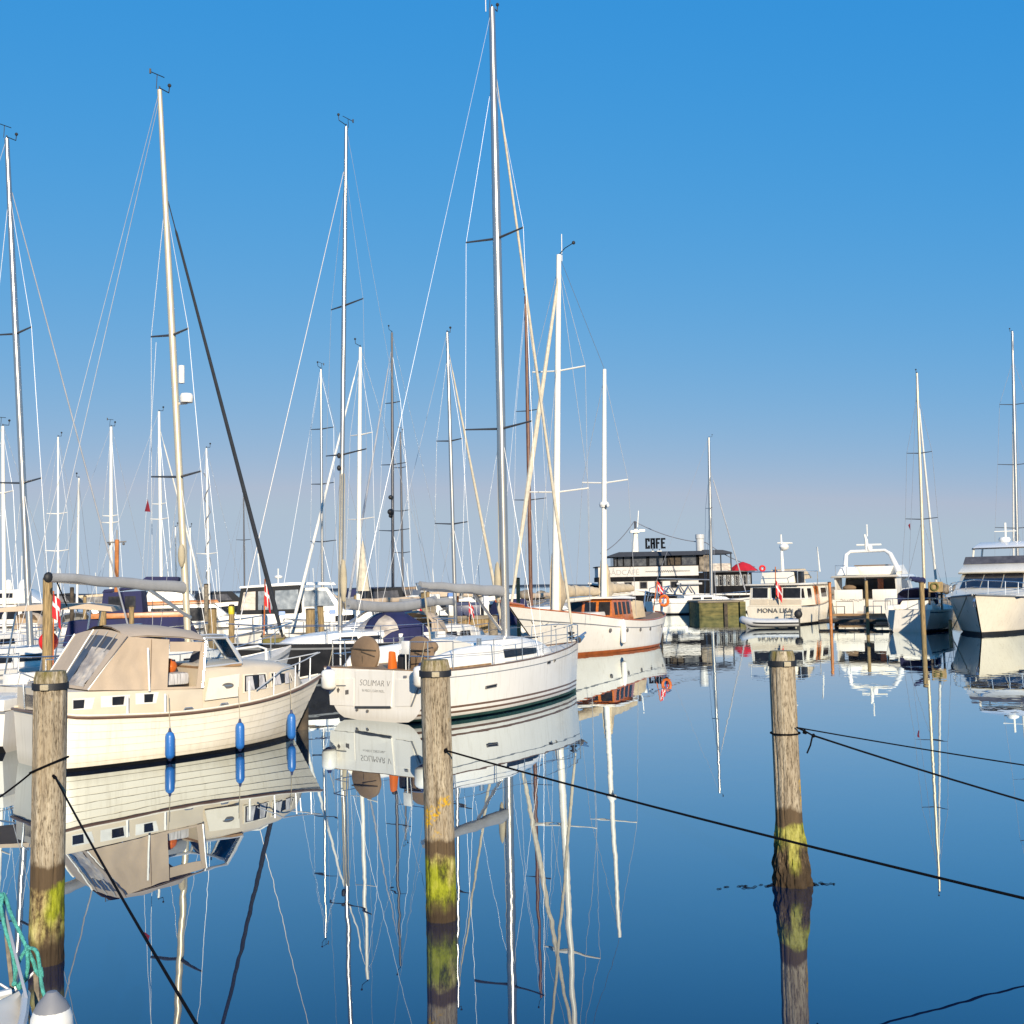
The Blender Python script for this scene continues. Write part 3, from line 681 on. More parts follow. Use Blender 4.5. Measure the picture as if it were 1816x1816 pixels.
# grab rail on the cabin top, bow pulpit, stanchions, side rails
tubepart(cr, 'grab_rail', 'plastic_white', [(4.1,.55,1.60),(4.2,.52,1.80),(4.9,.42,1.86),(5.05,.40,1.80),(5.06,.40,1.50)], .026, 8)
bow = [S_ for S_ in cst if S_[0] > 3.9]
pr = [Vector((S_[0], -max(.03, S_[2]-.07), S_[1]+.12+.36*min(1,(S_[0]-3.9)/.9))) for S_ in bow]
pr2 = [Vector((p.x, -p.y, p.z)) for p in pr][::-1]
tubepart(cr, 'bow_rail', 'alu_pale', pr+pr2, .013, 7)
for x in (4.55,5.15,5.62):
    b, z = sheer_at(cst, x)
    for sg in (-1,1): tubepart(cr, 'rail_post', 'alu_pale', [(x,sg*(b-.06),z),(x+.02,sg*(b-.07),z+.46)], .014)
for x, h in ((1.62,.34),(2.32,.36),(3.95,.42)):
    b, z = sheer_at(cst, x)
    for sg in (-1,1): tubepart(cr, 'rail_post', 'plastic_white', [(x,sg*(b-.06),z-.02),(x,sg*(b-.06),z+h)], .022)
tubepart(cr, 'antenna', 'plastic_white', [(2.06,-1.06,1.26),(2.03,-1.06,2.03)], .02)
for x in (3.45, 2.75):
    b, z = sheer_at(cst, x); MB().tube([(x-.09,-b+.08,z+.02),(x-.06,-b+.08,z+.07),(x+.06,-b+.08,z+.07),(x+.09,-b+.08,z+.02)], .014).build('cleat', 'steel', cr)
# stern: grab rails, boarding ladder
for y in (-.62, .55): tubepart(cr, 'stern_rail', 'steel', [(-.02,y,.98),(-.06,y-.02,1.42),(.12,y-.05,1.50),(.2,y-.07,1.34)], .016)
for y in (-.72,-.42): tubepart(cr, 'ladder_rail', 'steel', [(-.05,y,1.34),(-.16,y,1.0),(-.2,y,.6),(-.12,y,.05)], .016)
for z in (.2,.42,.64,.86): tubepart(cr, 'ladder_rung', 'steel', [(-.18,-.72,z),(-.18,-.42,z)], .016)
MB().box((.02,.1,.98),(.22,.7,1.28)).build('stern_box', 'plastic_navy', cr, bev=.04)

_wx = [(-1,-1),(0,0),(.62,.22),(1.03,.49),(1.74,1.24),(2.37,1.86),(2.91,2.46),(3.6,3.18),(3.93,3.56),(4.93,4.66),(5.31,5.12),(5.89,5.78),(7,6.9)]
def MX(x):
    for (a, b), (c, d) in zip(_wx, _wx[1:]):
        if a <= x <= c: return b+(d-b)*(x-a)/(c-a)
for o_ in cr.children_recursive:         # fore-and-aft spacing of the cruiser as measured on its side
    for v_ in o_.data.vertices: v_.co.x = MX(v_.co.x)
def fender(name, label, top, bot, r, m, capm, rope_to, group, n=16):
    """hanging fender: body with rounded ends, two eye caps and its line"""
    top, bot = Vector(top), Vector(bot); L = (top-bot).length
    t = thing(name, label, 'fender', bot, 0, group); 
    pr = [(.02,0),(r*.45,L*.03),(r*.8,L*.08),(r,L*.17),(r,L*.80),(r*.85,L*.90),(r*.5,L*.96),(.02,L)]
    MB().lathe(pr, (0,0,0), n).build('body', m, t, ang=60)
    MB().lathe([(r*.6,L*.93),(r*.34,L*1.0),(r*.22,L*1.10),(.01,L*1.11)], (0,0,0), 10).build('end_cap', capm, t)
    MB().lathe([(r*.62,L*.06),(r*.36,-.01),(r*.2,-L*.05),(.01,-L*.055)], (0,0,0), 10).build('end_cap', capm, t)
    tubepart(t, 'line', 'rope_cream', [Vector((0,0,L*1.08)), Vector(rope_to)-bot], .007, 5)
    return t
for x, zt, lab in ((2.33,.55,'blue fender hanging amidships on the cream cruiser, nearest its stern'),(3.67,.57,'blue fender with worn pale streak, middle one on the cream cruiser'),(4.93,.58,'blue fender closest to the bow of the cream cruiser')):
    b, z = sheer_at(cst, x); b = max(side_at(cst, x, .3, .55), side_at(cst, x, .5, .55), b) + .10
    fender('hull_fender', lab, C.wor((MX(x),-b,zt)), C.wor((MX(x),-b,.05)), .085, 'plastic_blue', 'plastic_navy', C.wor((MX(x),-b+.05,z+.35)), 'blue fenders along the cream cruiser')

# ================================================================== white sloop with the name on its transom
S_ = Frame((-3.19, 25.85), 52)
so = thing('sailing_yacht', 'white sloop with two brown wheel covers and its name lettered on the transom', 'sailing yacht', S_.o, S_.h)
ST = [(0,1.16,1.70, 0,.62), (1.0,1.13,1.72, 1.0,1.30), (2.8,1.15,1.66, 2.8,1.42), (4.8,1.19,1.28, 4.8,1.05), (6.6,1.27,.70, 6.6,.52), (7.6,1.33,.26, 7.5,.17), (8.08,1.36,.03, 7.92,.015)]
sst = hull(so, ST, [(0,0),(.035,0),(.115,3),(.135,0),(('z',.335),1),(('z',.285),0),(('z',.215),1),(('z',.165),0),(('z',.10),4),(('z',.03),4),(1.0,4)], ['gelcoat','stripe_brown','teak','stripe_grey','antifoul_green'], 'deck_white', q=.27, n=30)
for sg in (-1,1): tubepart(so, 'toe_rail', 'stripe_brown', sheer(sst, sg, .015, -.02), .022, 5)
# transom fittings
tp = lambda x, y, c=-.004: S_.px(x, y, 'x', c)
def trn(name, m, pix, d=.012, off=.003): return MB().prism([tp(x, y, -off) for x, y in pix], (-d,0,0)).build(name, m, so)
trn('bathing_platform', 'gelcoat', [(632,1190),(698,1189),(694,1254),(630,1254)], .02)
trn('platform_slot', 'steel_dark', [(631,1252),(694,1252),(694,1256),(631,1256)], .03)
trn('transom_panel', 'gelcoat', [(583,1205),(628,1203),(628,1252),(586,1250)], .012)
trn('transom_panel', 'gelcoat', [(702,1205),(742,1205),(728,1252),(702,1253)], .012)
trn('panel_edge', 'stripe_grey', [(742,1217),(744.5,1217),(731,1253),(728.5,1253)], .016)
trn('transom_step', 'stripe_grey', [(588,1214.6),(614,1214.6),(614,1216.6),(588,1216.6)], .03)
trn('vent', 'ink', [(613,1224),(619,1223),(619,1231),(613,1232)], .016)
trn('emblem', 'ink', [(600.7,1219),(603.3,1223),(601.8,1227),(600.5,1229),(599,1227),(597.8,1223)], .016)
trn('shore_power_lid', 'plastic_grey', [(717,1198),(722,1198),(722,1202),(717,1202)], .03)
for x, y in ((634,1258.5),(652.5,1261)): MB().lathe([(.02,0),(.035,.0),(.035,.03),(.02,.03)], tp(x,y,-.0), 10, axis=(-1,0,0)).build('drain', 'ink', so)
text(so, 'name_lettering', 'SOLIMAR V', 'ink', .20, tp(664,1212,-.026), (0,-1,0), (0,0,1), .002, .98, shear=.18, off=-.004)
text(so, 'port_lettering', 'N MSO L DÅM MØL.', 'ink_pale', .085, tp(662,1225.5,-.026), (0,-1,0), (0,0,1), .002, .95)
# cockpit, coamings, cabin
MB().prof([(.02,1.0),(.02,1.18),(2.3,1.20),(2.3,1.0)], 1.55, 1.55).build('cockpit_floor', 'teak', so)
for sg in (-1,1):
    secs = []
    for x, h, w in ((.25,1.20,.02),(.5,1.42,.10),(1.4,1.58,.16),(2.5,1.64,.16),(2.9,1.6,.14)):
        y = 1.28; secs.append([(x,sg*(y+w+.08),1.12),(x,sg*(y+w),h-.05),(x,sg*(y+w*.5),h),(x,sg*(y-w*.5),h),(x,sg*(y-w),h-.06),(x,sg*(y-w-.02),1.12)])
    MB().loft(secs, cap=True).build('coaming', 'gelcoat', so, ang=45)
secs = []
for x, zt, w in ((2.3,1.66,1.02),(2.8,1.70,1.06),(3.8,1.70,1.0),(4.8,1.64,.86),(5.6,1.52,.66),(6.2,1.34,.48),(6.45,1.27,.40)):
    zb = 1.12; h = zt-zb
    secs.append([(x,-w-.07,zb),(x,-w,zb+h*.70),(x,-w+.09,zt-.02),(x,-w*.5,zt+.05),(x,0,zt+.07),(x,w*.5,zt+.05),(x,w-.09,zt-.02),(x,w,zb+h*.70),(x,w+.07,zb)])
MB().loft(secs, cap=True).build('coachroof', 'gelcoat', so, ang=40)
for sg in (-1,1):
    pts0 = [(2.78,1.36),(3.35,1.24),(3.8,1.245),(4.4,1.255),(4.8,1.26),(5.0,1.27),(5.02,1.40),(4.8,1.41),(4.4,1.425),(3.8,1.445),(3.4,1.45)]
    def yy(x, z):
        A = ((2.3,1.66,1.02),(2.8,1.70,1.06),(3.8,1.70,1.0),(4.8,1.64,.86),(5.6,1.52,.66))
        for (xa,za,wa),(xb,zb_,wb_) in zip(A, A[1:]):
            if xa <= x <= xb:
                u = (x-xa)/(xb-xa); w_ = wa+(wb_-wa)*u; h_ = za+(zb_-za)*u-1.12; return sg*(w_+.07-.07*(z-1.12)/(.7*h_)+.006)
    mb = MB()
    for i_, j_ in (((0,1,10),None),((1,2,9,10),None),((2,3,8,9),None),((3,4,7,8),None),((4,5,6,7),None)): mb.prism([(pts0[k][0],yy(*pts0[k]),pts0[k][1]) for k in i_], (0,sg*.012,0))
    mb.build('cabin_window', 'glass_dark', so)
for x, z, w, h in ((1.90,.63,.42,.07),(4.9,.98,.20,.075),(5.42,1.0,.20,.075)):
    for sg in (-1,1):
        b = side_at(sst, x, z, .27); b2 = side_at(sst, x+w, z, .27)
        f = MB().prism([(x,sg*(b-.01),z),(x+w,sg*(b2-.01),z+.02),(x+w+.015,sg*(b2-.01),z+h+.02),(x+.01,sg*(b-.01),z+h)], (0,sg*.028,0)).build('hull_window', 'ink', so)
        MB().prism([(x+.05,sg*(b+.019),z+.018),(x+w-.04,sg*(b2+.019),z+.036),(x+w-.03,sg*(b2+.019),z+h+.004),(x+.05,sg*(b+.019),z+h-.014)], (0,sg*.004,0)).build('pane', 'glass_dark', f)
MB().box((5.3,-.28,1.60),(5.85,.28,1.64), rz=0).build('deck_hatch', 'glass_dark', so, bev=.015)
# wheels under round brown covers
for y, x in ((.78,.46),(-.78,.62)):
    wc = MB().lathe([(.02,-.07),(.40,-.075),(.455,-.03),(.455,.03),(.40,.075),(.02,.07)], (x,y,1.44), 28, axis=(1,0,-.12)).build('wheel_cover', 'canvas_brown', so, ang=50)
    tubepart(wc, 'cover_seam', 'timber_dark', [(x-.085,y,1.0),(x-.095,y,1.44)], .008, 5)
    tubepart(wc, 'cover_strap', 'timber_dark', [(x-.07,y+.42,1.60),(x-.09,y,1.58),(x-.07,y-.42,1.56)], .016, 5)
    tubepart(wc, 'cover_strap', 'timber_dark', [(x-.08,y+.05,1.53),(x-.085,y-.40,1.42)], .012, 5)
    MB().box((x+.10,y-.14,1.05),(x+.32,y+.14,1.62)).build('pedestal', 'gelcoat', so, bev=.03)
# cockpit table, cover bag, orange horseshoe buoy, grey seat
MB().box((1.0,-.22,1.12),(1.9,.22,1.56)).build('cockpit_table', 'gelcoat', so, bev=.03)
MB().ball((1.5,-.36,1.60),(.16,.20,.15)).build('table_cover', 'canvas_brown', so)
MB().box((.75,-.46,1.12),(1.0,-.02,1.48)).build('seat_cushion', 'plastic_grey', so, bev=.05)
MB().prof([(.10,1.16),(.12,1.58),(.26,1.56),(.30,1.16)], .07, .05).build('throw_bag', 'plastic_orange', so, bev=.03).location = (0,-.36,0)
MB().box((.2,-.72,1.16),(.45,-.5,1.5)).build('cockpit_bag', 'canvas_black', so, bev=.05)
MB().box((.05,-1.02,1.52),(.09,-.78,1.82)).build('buoy_light_case', 'plastic_white', so, bev=.02)
tubepart(so, 'case_pole', 'plastic_white', [(.07,-.9,1.16),(.07,-.9,1.53)], .014)
# pushpit, pulpit, stanchions, lifelines
def corner(sg):
    return [[(.9,sg*1.58,1.15),(.9,sg*1.58,1.78),(.35,sg*1.58,1.80),(.1,sg*1.5,1.80),(.06,sg*1.05,1.80),(.06,sg*1.0,1.18)], [(.9,sg*1.58,1.48),(.2,sg*1.55,1.48),(.08,sg*1.02,1.48)], [(.12,sg*1.52,1.18),(.12,sg*1.52,1.8)]]
for sg in (-1,1):
    mb = MB()
    for r_ in corner(sg): mb.tube(r_, .014, 6)
    mb.build('pushpit', 'steel', so)
mb = MB()
mb.tube([(6.7,-.62,1.28),(6.75,-.60,1.86),(7.5,-.28,1.90),(7.9,-.14,1.86),(7.95,-.10,1.36)], .014, 6).tube([(6.7,.62,1.28),(6.75,.60,1.86),(7.5,.28,1.90),(7.9,.14,1.86),(7.95,.10,1.36)], .014, 6)
mb.tube([(6.72,-.61,1.57),(7.92,-.12,1.6)], .011, 6).tube([(6.72,.61,1.57),(7.92,.12,1.6)], .011, 6).tube([(7.3,-.36,1.3),(7.32,-.35,1.88)], .012, 6).tube([(7.3,.36,1.3),(7.32,.35,1.88)], .012, 6).build('pulpit', 'steel', so)
for sg in (-1,1):
    xs = [2.3,3.55,4.75,5.8]
    for x in xs:
        b, z = sheer_at(sst, x); tubepart(so, 'stanchion', 'steel', [(x,sg*(b-.08),z),(x,sg*(b-.08),z+.62)], .013)
    for h in (.60,.32):
        pts = [(.9,sg*1.58,1.15+h)]+[(x,sg*(sheer_at(sst,x)[0]-.08),sheer_at(sst,x)[1]+h) for x in xs]+[(6.72,sg*.61,1.27+h)]
        tubepart(so, 'lifeline', 'wire', pts, .006, 4)
    tubepart(so, 'winch', 'steel', [(2.2,sg*1.26,1.6),(2.2,sg*1.26,1.78)], .06, 10)
# anchor on the bow roller
MB().tube([(7.7,0,1.46),(8.15,0,1.50),(8.5,0,1.62)], .035, 7).tube([(8.12,0,1.44),(8.42,0,1.52)], [.11,.03], 8).build('anchor', 'steel', so)
MB().lathe([(.03,0),(.10,.02),(.10,.05),(.05,.07),(.05,.13),(.10,.15),(.10,.18),(.03,.2)], (7.78,0,1.48), 12).build('furling_drum', 'rubber', so)

def rig(t, F, mx, zf, top, r, mm, spr=(), boom=None, genoa=None, back=None, sh=None, wire='wire', gear=1, wr=.007, gm='sail_cream', gr=(.03,.07), bowp=None, sweep=.12, hoist=None, flat=1.25):
    """mast with spreaders, stays, boom and masthead instruments in the local frame of boat t"""
    base = Vector((mx,0,zf)); top = Vector(top); k = lambda z: base.lerp(top, (z-base.z)/(top.z-base.z))
    m = MB().tube([base, k(base.z+(top.z-base.z)*.6), top], [r, r, r*.72], 12).build('mast', mm, t, ang=60)
    ends = []
    for z, w in spr:
        c = k(z)
        for sg in (-1,1):
            e = c+Vector((-sweep*w, sg*w, .07*w)); MB().tube([c, e], [.035, .022], 6).build('spreader', 'steel_dark' if mm != 'mast_white' else mm, m)
        ends.append((z, w))
    if sh:
        cx, cb, cz = sh
        for sg in (-1,1):
            pts = [k(top.z-.25 if hoist is None else hoist)]
            for z, w in sorted(ends, reverse=True):
                c = k(z); pts.append(c+Vector((-sweep*w, sg*w, .07*w)))
            pts.append(Vector((cx, sg*cb, cz)))
            tubepart(t, 'shroud', wire, pts, wr, 4)
            if ends: tubepart(t, 'lower_shroud', wire, [k(ends[-1][0]), Vector((cx, sg*(cb-.08), cz))], wr, 4)
    if bowp:
        hz = hoist if hoist else top.z-.15
        a = k(hz)+Vector((r,0,0)); b = Vector(bowp)
        if genoa:
            tubepart(t, 'furled_sail', gm, [a, a.lerp(b,.06), a.lerp(b,.07), a.lerp(b,.45), a.lerp(b,.93), b], [.012,.014,gr[0],(gr[0]+gr[1])*.5,gr[1],.03], 8)
        else: tubepart(t, 'forestay', wire, [a, b], wr, 4)
    if back: tubepart(t, 'backstay', wire, [top, Vector(back)], wr, 4)
    if boom:
        (x1, z1, z0, cov, br) = boom
        b = MB().tube([(mx-r,0,z0),(x1,0,z1)], .06, 8).build('boom', 'mast_alu', t)
        if cov:
            n = 12; secs = []
            for i in range(n+1):
                u = i/n; p = Vector((mx-.12,0,z0)).lerp(Vector((x1+.05,0,z1)), u); h = br*(1.0-.35*u)
                secs.append([p+Vector((0, .13*(1-.3*u)*math.cos(a)*(br/.2), h*(math.sin(a))+.06+.015*math.sin(u*19))) for a in [j*math.pi/5 for j in range(10)]])
            MB().loft(secs, closed=True, cap=True).build('sail_cover', cov, b, ang=60)
    if gear:
        g = MB().tube([top, top+Vector((0,0,.10))], .02, 5).tube([top+Vector((0,0,.06)), top+Vector((.38,.12,.10)), top+Vector((.40,.12,.28))], .014, 5)
        g.ball(top+Vector((.40,.12,.30)), .05, 8).build('wind_sensor', 'rubber', m)
        if gear > 1:
            MB().tube([top+Vector((-.1,0,0)), top+Vector((-.12,-.06,.34)), ], .01, 5).tube([top+Vector((-.34,-.1,.33)), top+Vector((.12,-.03,.37))], .012, 5).tube([top+Vector((-.36,-.1,.28)),top+Vector((-.36,-.1,.40))], .03, 4).build('wind_vane', 'rubber', m)
        if gear > 2: tubepart(m, 'antenna', 'plastic_white', [top+Vector((-.12,.1,-.1)), top+Vector((-.14,.1,1.0))], .014, 5)
    return m, k
mm, kk = rig(so, S_, 4.81, 1.66, (4.74,0,18.62), .118, 'mast_alu', [(12.27,.98),(7.15,1.12)], (1.50,3.0,2.80,'canvas_grey',.15), True, (.15,.9,1.8), (4.55,1.35,1.2), gear=2, bowp=(7.85,0,1.7), hoist=16.8, gm='sail_cream', gr=(.03,.045), wire='wire_light', wr=.005)
tubepart(so, 'boom_vang', 'mast_alu', [(4.60,0,1.86),(3.55,0,2.80)], .04, 7)
tubepart(so, 'mainsheet', 'rope_cream', [(1.7,0,2.92),(1.9,0,1.6)], .02, 5)
tubepart(mm, 'antenna', 'plastic_white', [(4.6,.1,18.5),(4.6,.1,19.4)], .012, 5)
for dy in (-.11,.12): tubepart(so, 'halyard', 'rope_cream', [(4.72,dy,1.9),(4.72,dy*.6,9.0)], .009, 4)
MB().ball((4.66,.12,3.1),(.07,.10,.55)).build('rope_coil', 'rope_cream', so)
tubepart(so, 'radar_pole', 'plastic_white', [(.3,1.45,1.2),(.3,1.45,1.9)], .02)
for (x, y, lab, up) in ((583,1204,'round white fender on the port corner of the sloop transom','a'),(747,1199,'white fender squeezed behind the middle timber post at the sloop stern','b')):
    p = S_.px(x, y, 'x', -.24); p = S_.wor(p)
    fender('stern_fender', lab, p+Vector((0,0,.24)), p-Vector((0,0,.26)), .175, 'plastic_white', 'plastic_navy', p+Vector((.08,.2,.75)), 'white fenders on the sloop transom', 20)
# ================================================================== yachts behind: one builder for hull, cabin and rig
def yacht(name, label, mast_px, Y, head, L, B, top_px, r, mm='mast_alu', spr=(), hm='gelcoat', ff=.58, fb=(.95,.9,1.2), zf=1.55, boom=None, genoa=None, hood=None, hoist_px=None, back=True, gear=1, group='sailing yachts moored behind', dm='deck_white', cab='gelcoat', bp=None, wr=.008, gr=(.035,.06), stripe='stripe_grey', rails=True, sh=True):
    fp = foot(mast_px, Y, zf); dv = Vector((math.cos(RAD(head)), math.sin(RAD(head)), 0))
    F = Frame(fp-dv*(L*ff), head)
    t = thing(name, label, 'sailing yacht', F.o, F.h, group)
    b = B/2; s0, s1, s2 = fb
    CT = [(-.15,s0,b*.72, .1,b*.45),(L*.2,s1,b*.94,L*.2,b*.8),(L*.42,s1,b,L*.42,b*.88),(L*.65,s1+.07,b*.82,L*.63,b*.62),(L*.86,(s1+s2)*.5+.03,b*.42,L*.82,b*.25),(L,s2,.03,L*.93,.02)]
    st = hull(t, CT, [(0,0),(.10,1),(.15,0),(('z',.16),1),(('z',.09),2)], [hm,stripe,'antifoul_black'], dm, q=.5, n=18)
    zt = zf
    secs = []
    for x, h, w in ((L*.30,.95,b*.56),(L*.36,1,b*.60),(L*.58,.95,b*.52),(L*.72,.6,b*.34),(L*.76,.25,b*.26)):
        zb = s1; hh = (zt-zb)*h
        secs.append([(x,-w-.05,zb-.05),(x,-w,zb+hh*.7),(x,-w+.09,zb+hh),(x,0,zb+hh+.05),(x,w-.09,zb+hh),(x,w,zb+hh*.7),(x,w+.05,zb-.05)])
    co_ = MB().loft(secs, cap=True).build('coachroof', cab, t, ang=40)
    for sg in (-1,1):
        for a, c in ((.37,.46),(.48,.57)):
            y = lambda x: sg*(b*(.60-.08*(x/L-.36)/.22)+.022)
            zz = s1+(zt-s1)*.28; z2 = s1+(zt-s1)*.62
            MB().prism([(L*a,y(L*a),zz),(L*c,y(L*c),zz),(L*c-.05,y(L*c)-sg*.02,z2),(L*a+.05,y(L*a)-sg*.02,z2)], (0,sg*.012,0)).build('cabin_window', 'glass_dark', co_)
    for sg in (-1,1):
        MB().box((L*.06,min(sg*b*.55,sg*b*.72),s1-.05),(L*.3,max(sg*b*.55,sg*b*.72),s1+.28)).build('coaming', cab, t, bev=.03)
    if hood:
        secs = []
        for x, h, w in ((L*.265,.98,.95),(L*.30,1.06,1.0),(L*.35,.92,.96),(L*.40,.12,.9)):
            ww = b*.66*w; z0 = s1+.2; zz = z0+h*.95
            secs.append([(x,-ww,z0),(x,-ww*.98,z0+(zz-z0)*.7),(x,-ww*.7,zz-.05),(x,0,zz+.04),(x,ww*.7,zz-.05),(x,ww*.98,z0+(zz-z0)*.7),(x,ww,z0)])
        hd = MB().loft(secs).build('sprayhood', hood, t, ang=50)
        for k in (-1,1):
            a = [secs[2][3+k*2], secs[2][3], secs[3][3], secs[3][3+k*2]]
            c = sum((Vector(p) for p in a), Vector())/4; q = [c+(Vector(p)-c)*.68+Vector((.05,0,.05)) for p in a]
            MB().prism(q, (.01,0,.012)).build('hood_window', 'vinyl', hd)
    top = F.loc(at(top_px[0], top_px[1], Y))
    def zat(y): 
        by = hor(mast_px)+(EYE-zf)*FPX/Y; return zf+(top.z-zf)*(by-y)/(by-top_px[1])
    hoist = zat(hoist_px) if hoist_px else None
    m, k = rig(t, F, L*ff, zf, top, r, mm, [(zat(y), w) for y, w in spr], boom, bool(genoa), (.0,0,s0+.1) if back else None, (L*ff-.15, b*.84, s1+.05) if sh else None, wire='wire_light' if r>.09 else 'wire', gear=gear, bowp=bp or (L*.96,0,s2+.15), hoist=hoist, gm=genoa or 'sail_cream', gr=gr, wr=wr)
    if rails:
        for sg in (-1,1):
            xs = [L*f for f in (.03,.2,.42,.65,.84)]
            pts = []
            for x in xs:
                bb, z = sheer_at(st, x); p = Vector((x,sg*(bb-.06),z)); pts.append(p+Vector((0,0,.58))); tubepart(t, 'stanchion', 'steel', [p, pts[-1]], .016, 5)
            pts.append(Vector((L*.97,sg*.08,s2+.60))); tubepart(t, 'lifeline', 'steel', pts, .012, 4)
        tubepart(t, 'pulpit', 'steel', [(L*.84,sheer_at(st,L*.84)[0]-.06,s2+.5),(L*.99,.14,s2+.62),(L*1.0,0,s2+.62),(L*.99,-.14,s2+.62),(L*.84,-sheer_at(st,L*.84)[0]+.06,s2+.5)], .018, 6)
        tubepart(t, 'pushpit', 'steel', [(L*.12,b*.86,s0+.05),(L*.12,b*.84,s0+.6),(.0,b*.66,s0+.62),(-.1,0,s0+.62),(.0,-b*.66,s0+.62),(L*.12,-b*.84,s0+.6),(L*.12,-b*.86,s0+.05)], .018, 6)
    return t, F, st, m, k
# tan-masted yacht behind the cream cruiser
t, F, st, m, k = yacht('sailing_yacht', 'yacht with gold mast, radar dome and black furled genoa behind the cream cruiser', 334, 28, 55, 8.2, 2.8, (283,160), .085, 'mast_gold', [(602,.72),(852,.95)], fb=(1.1,1.0,1.5), zf=1.7, genoa='sail_dark', gr=(.03,.062), hoist_px=360, gear=2, bp=(7.9,0,1.75), boom=None)
# its boom and long grey cover, seen over the canopy
b0 = F.loc(at(330,1047,28)); b1 = F.loc(at(86,1028,24.6))
bm_ = MB().tube([b0, b1], .055, 8).build('boom', 'mast_alu', t)
secs = []
for i in range(13):
    u = i/12; p = b0.lerp(b1, .02+.97*u); h = .15*(1-.3*u); d = (b1-b0).normalized(); s_ = d.cross(Vector((0,0,1))).normalized()
    secs.append([p+s_*(.10*(1-.3*u)*math.cos(a))+Vector((0,0,h*math.sin(a)+.06+.015*math.sin(u*17))) for a in [j*math.pi/5 for j in range(10)]])
MB().loft(secs, closed=True, cap=True).build('sail_cover', 'canvas_grey', bm_, ang=60)
tubepart(t, 'boom_vang', 'mast_alu', [b0.lerp(b1,.32), F.loc(at(338,1096,28))], .045, 7)
tubepart(t, 'topping_lift', 'wire', [b1, F.loc(at(284,170,28))], .009, 4)
MB().ball(b1+Vector((0,0,.05)), (.11,.08,.12)).build('boom_block', 'rubber', bm_)
tubepart(t, 'mainsheet', 'rope_black', [b1.lerp(b0,.05), b1.lerp(b0,.12)-Vector((0,0,.55))], .016, 5)
p = F.loc(at(322,664,27.9)); MB().lathe([(.02,-.23),(.075,-.22),(.075,.22),(.02,.23)], p, 14).build('radar_reflector', 'plastic_white', m)
p = F.loc(at(331,706,27.8)); MB().lathe([(.02,-.12),(.15,-.11),(.165,-.02),(.165,.05),(.13,.11),(.02,.13)], p, 18).build('radar_dome', 'plastic_white', m)
tubepart(m, 'dome_bracket', 'plastic_white', [p-Vector((0,0,.13)), F.loc(at(318,716,28))-Vector((0,0,0))], .03, 5)
p = F.loc(at(322,985,27.85)); MB().ball(p, (.09,.09,.30)).build('rope_coil', 'rope_cream', m)
p = F.loc(at(262,885,27)); MB().prism([p, p+Vector((.1,.25,-.28)), p+Vector((-.06,-.18,-.32))], (.004,.004,0)).build('pennant', 'cloth_red', t)
tubepart(t, 'flag_halyard', 'wire', [F.loc(at(277,607,28)), F.loc(at(252,1030,28))], .006, 4)
# silver-masted yacht at the left edge
t, F, st, m, k = yacht('sailing_yacht', 'yacht with tall silver mast and slim furled sail nearest the photo edge', 54, 33, 58, 9.5, 3.0, (12,246), .095, 'mast_alu', [(598,.9),(862,1.05)], genoa='wire_light', gr=(.016,.028), hoist_px=342, gear=2, boom=None, fb=(1.1,1.0,1.4))
tubepart(t, 'boom', 'mast_alu', [(5.4,0,2.6),(1.4,0,2.75)], .06, 8)
# grey-boomed yacht on the far side of the sloop
t, F, st, m, k = yacht('sailing_yacht', 'yacht with navy sprayhood and drooping grey boom cover beyond the sloop cockpit', 603, 39, 222, 8.6, 3.0, (614,225), .085, 'mast_alu', [(548,1.0),(812,1.25)], zf=1.55, hood=None, boom=None, genoa='wire_light', gr=(.013,.02), hoist_px=308, gear=2, ff=.50, fb=(1.25,1.15,1.35), hm='hull_black', wr=.006)  # hull coloured black to stand in for shadow cast by sloop and cruiser
hd = MB(); secs = []
c0 = F.loc(foot(697, 40.6, 0)); c0.y *= .4
for x, z, w in ((-.75,1.85,1.12),(-.2,2.16,1.16),(.4,2.16,1.14),(.85,1.9,1.06),(1.15,1.45,1.0)):
    n = 12; secs.append([(c0.x+x, c0.y+w*math.cos(math.pi*i/n)*(1.0), 1.15+(z-1.15)*max(0,math.sin(math.pi*i/n))**.62) for i in range(n+1)])
hd = MB().loft(secs).build('sprayhood', 'canvas_navy', t, ang=60)
for a, b in ((2,5),(7,10),(1,2)):
    g = []
    for w_ in (.30,.6,.9,1.25,1.6,1.9):
        i_ = 2+int(w_); u = w_-int(w_); row = []
        for j in range(a*4, b*4+1):
            jj, v = divmod(j, 4); v /= 4; jn = min(jj+1, 12)
            P_ = lambda q: Vector(secs[q][jj]).lerp(Vector(secs[q][jn]), v)
            p_ = P_(i_).lerp(P_(min(i_+1, 4)), u); row.append(Vector((c0.x+(p_.x-c0.x)*1.0+.03, c0.y+(p_.y-c0.y)*1.015, 1.15+(p_.z-1.15)*1.012)))
        g.append(row)
    MB().loft(g).build('hood_window', 'vinyl', hd, ang=70)
b0 = F.loc(at(618,1074,38.6)); b1 = F.loc(at(772,1068,43))
bm_ = MB().tube([b0, b1], .06, 8).build('boom', 'mast_alu', t); secs = []
for i in range(13):
    u = i/12; p = b0.lerp(b1, u)-Vector((0,0,.18*math.sin(u*math.pi))); d = (b1-b0).normalized(); s_ = d.cross(Vector((0,0,1))).normalized()
    secs.append([p+s_*(.12*math.cos(a))+Vector((0,0,.19*math.sin(a)+.06)) for a in [j*math.pi/5 for j in range(10)]])
MB().loft(secs, closed=True, cap=True).build('sail_cover', 'canvas_grey', bm_, ang=60)
tubepart(t, 'boom_vang', 'mast_alu', [b0.lerp(b1,.3), F.loc(at(607,1112,38.8))], .045, 6)
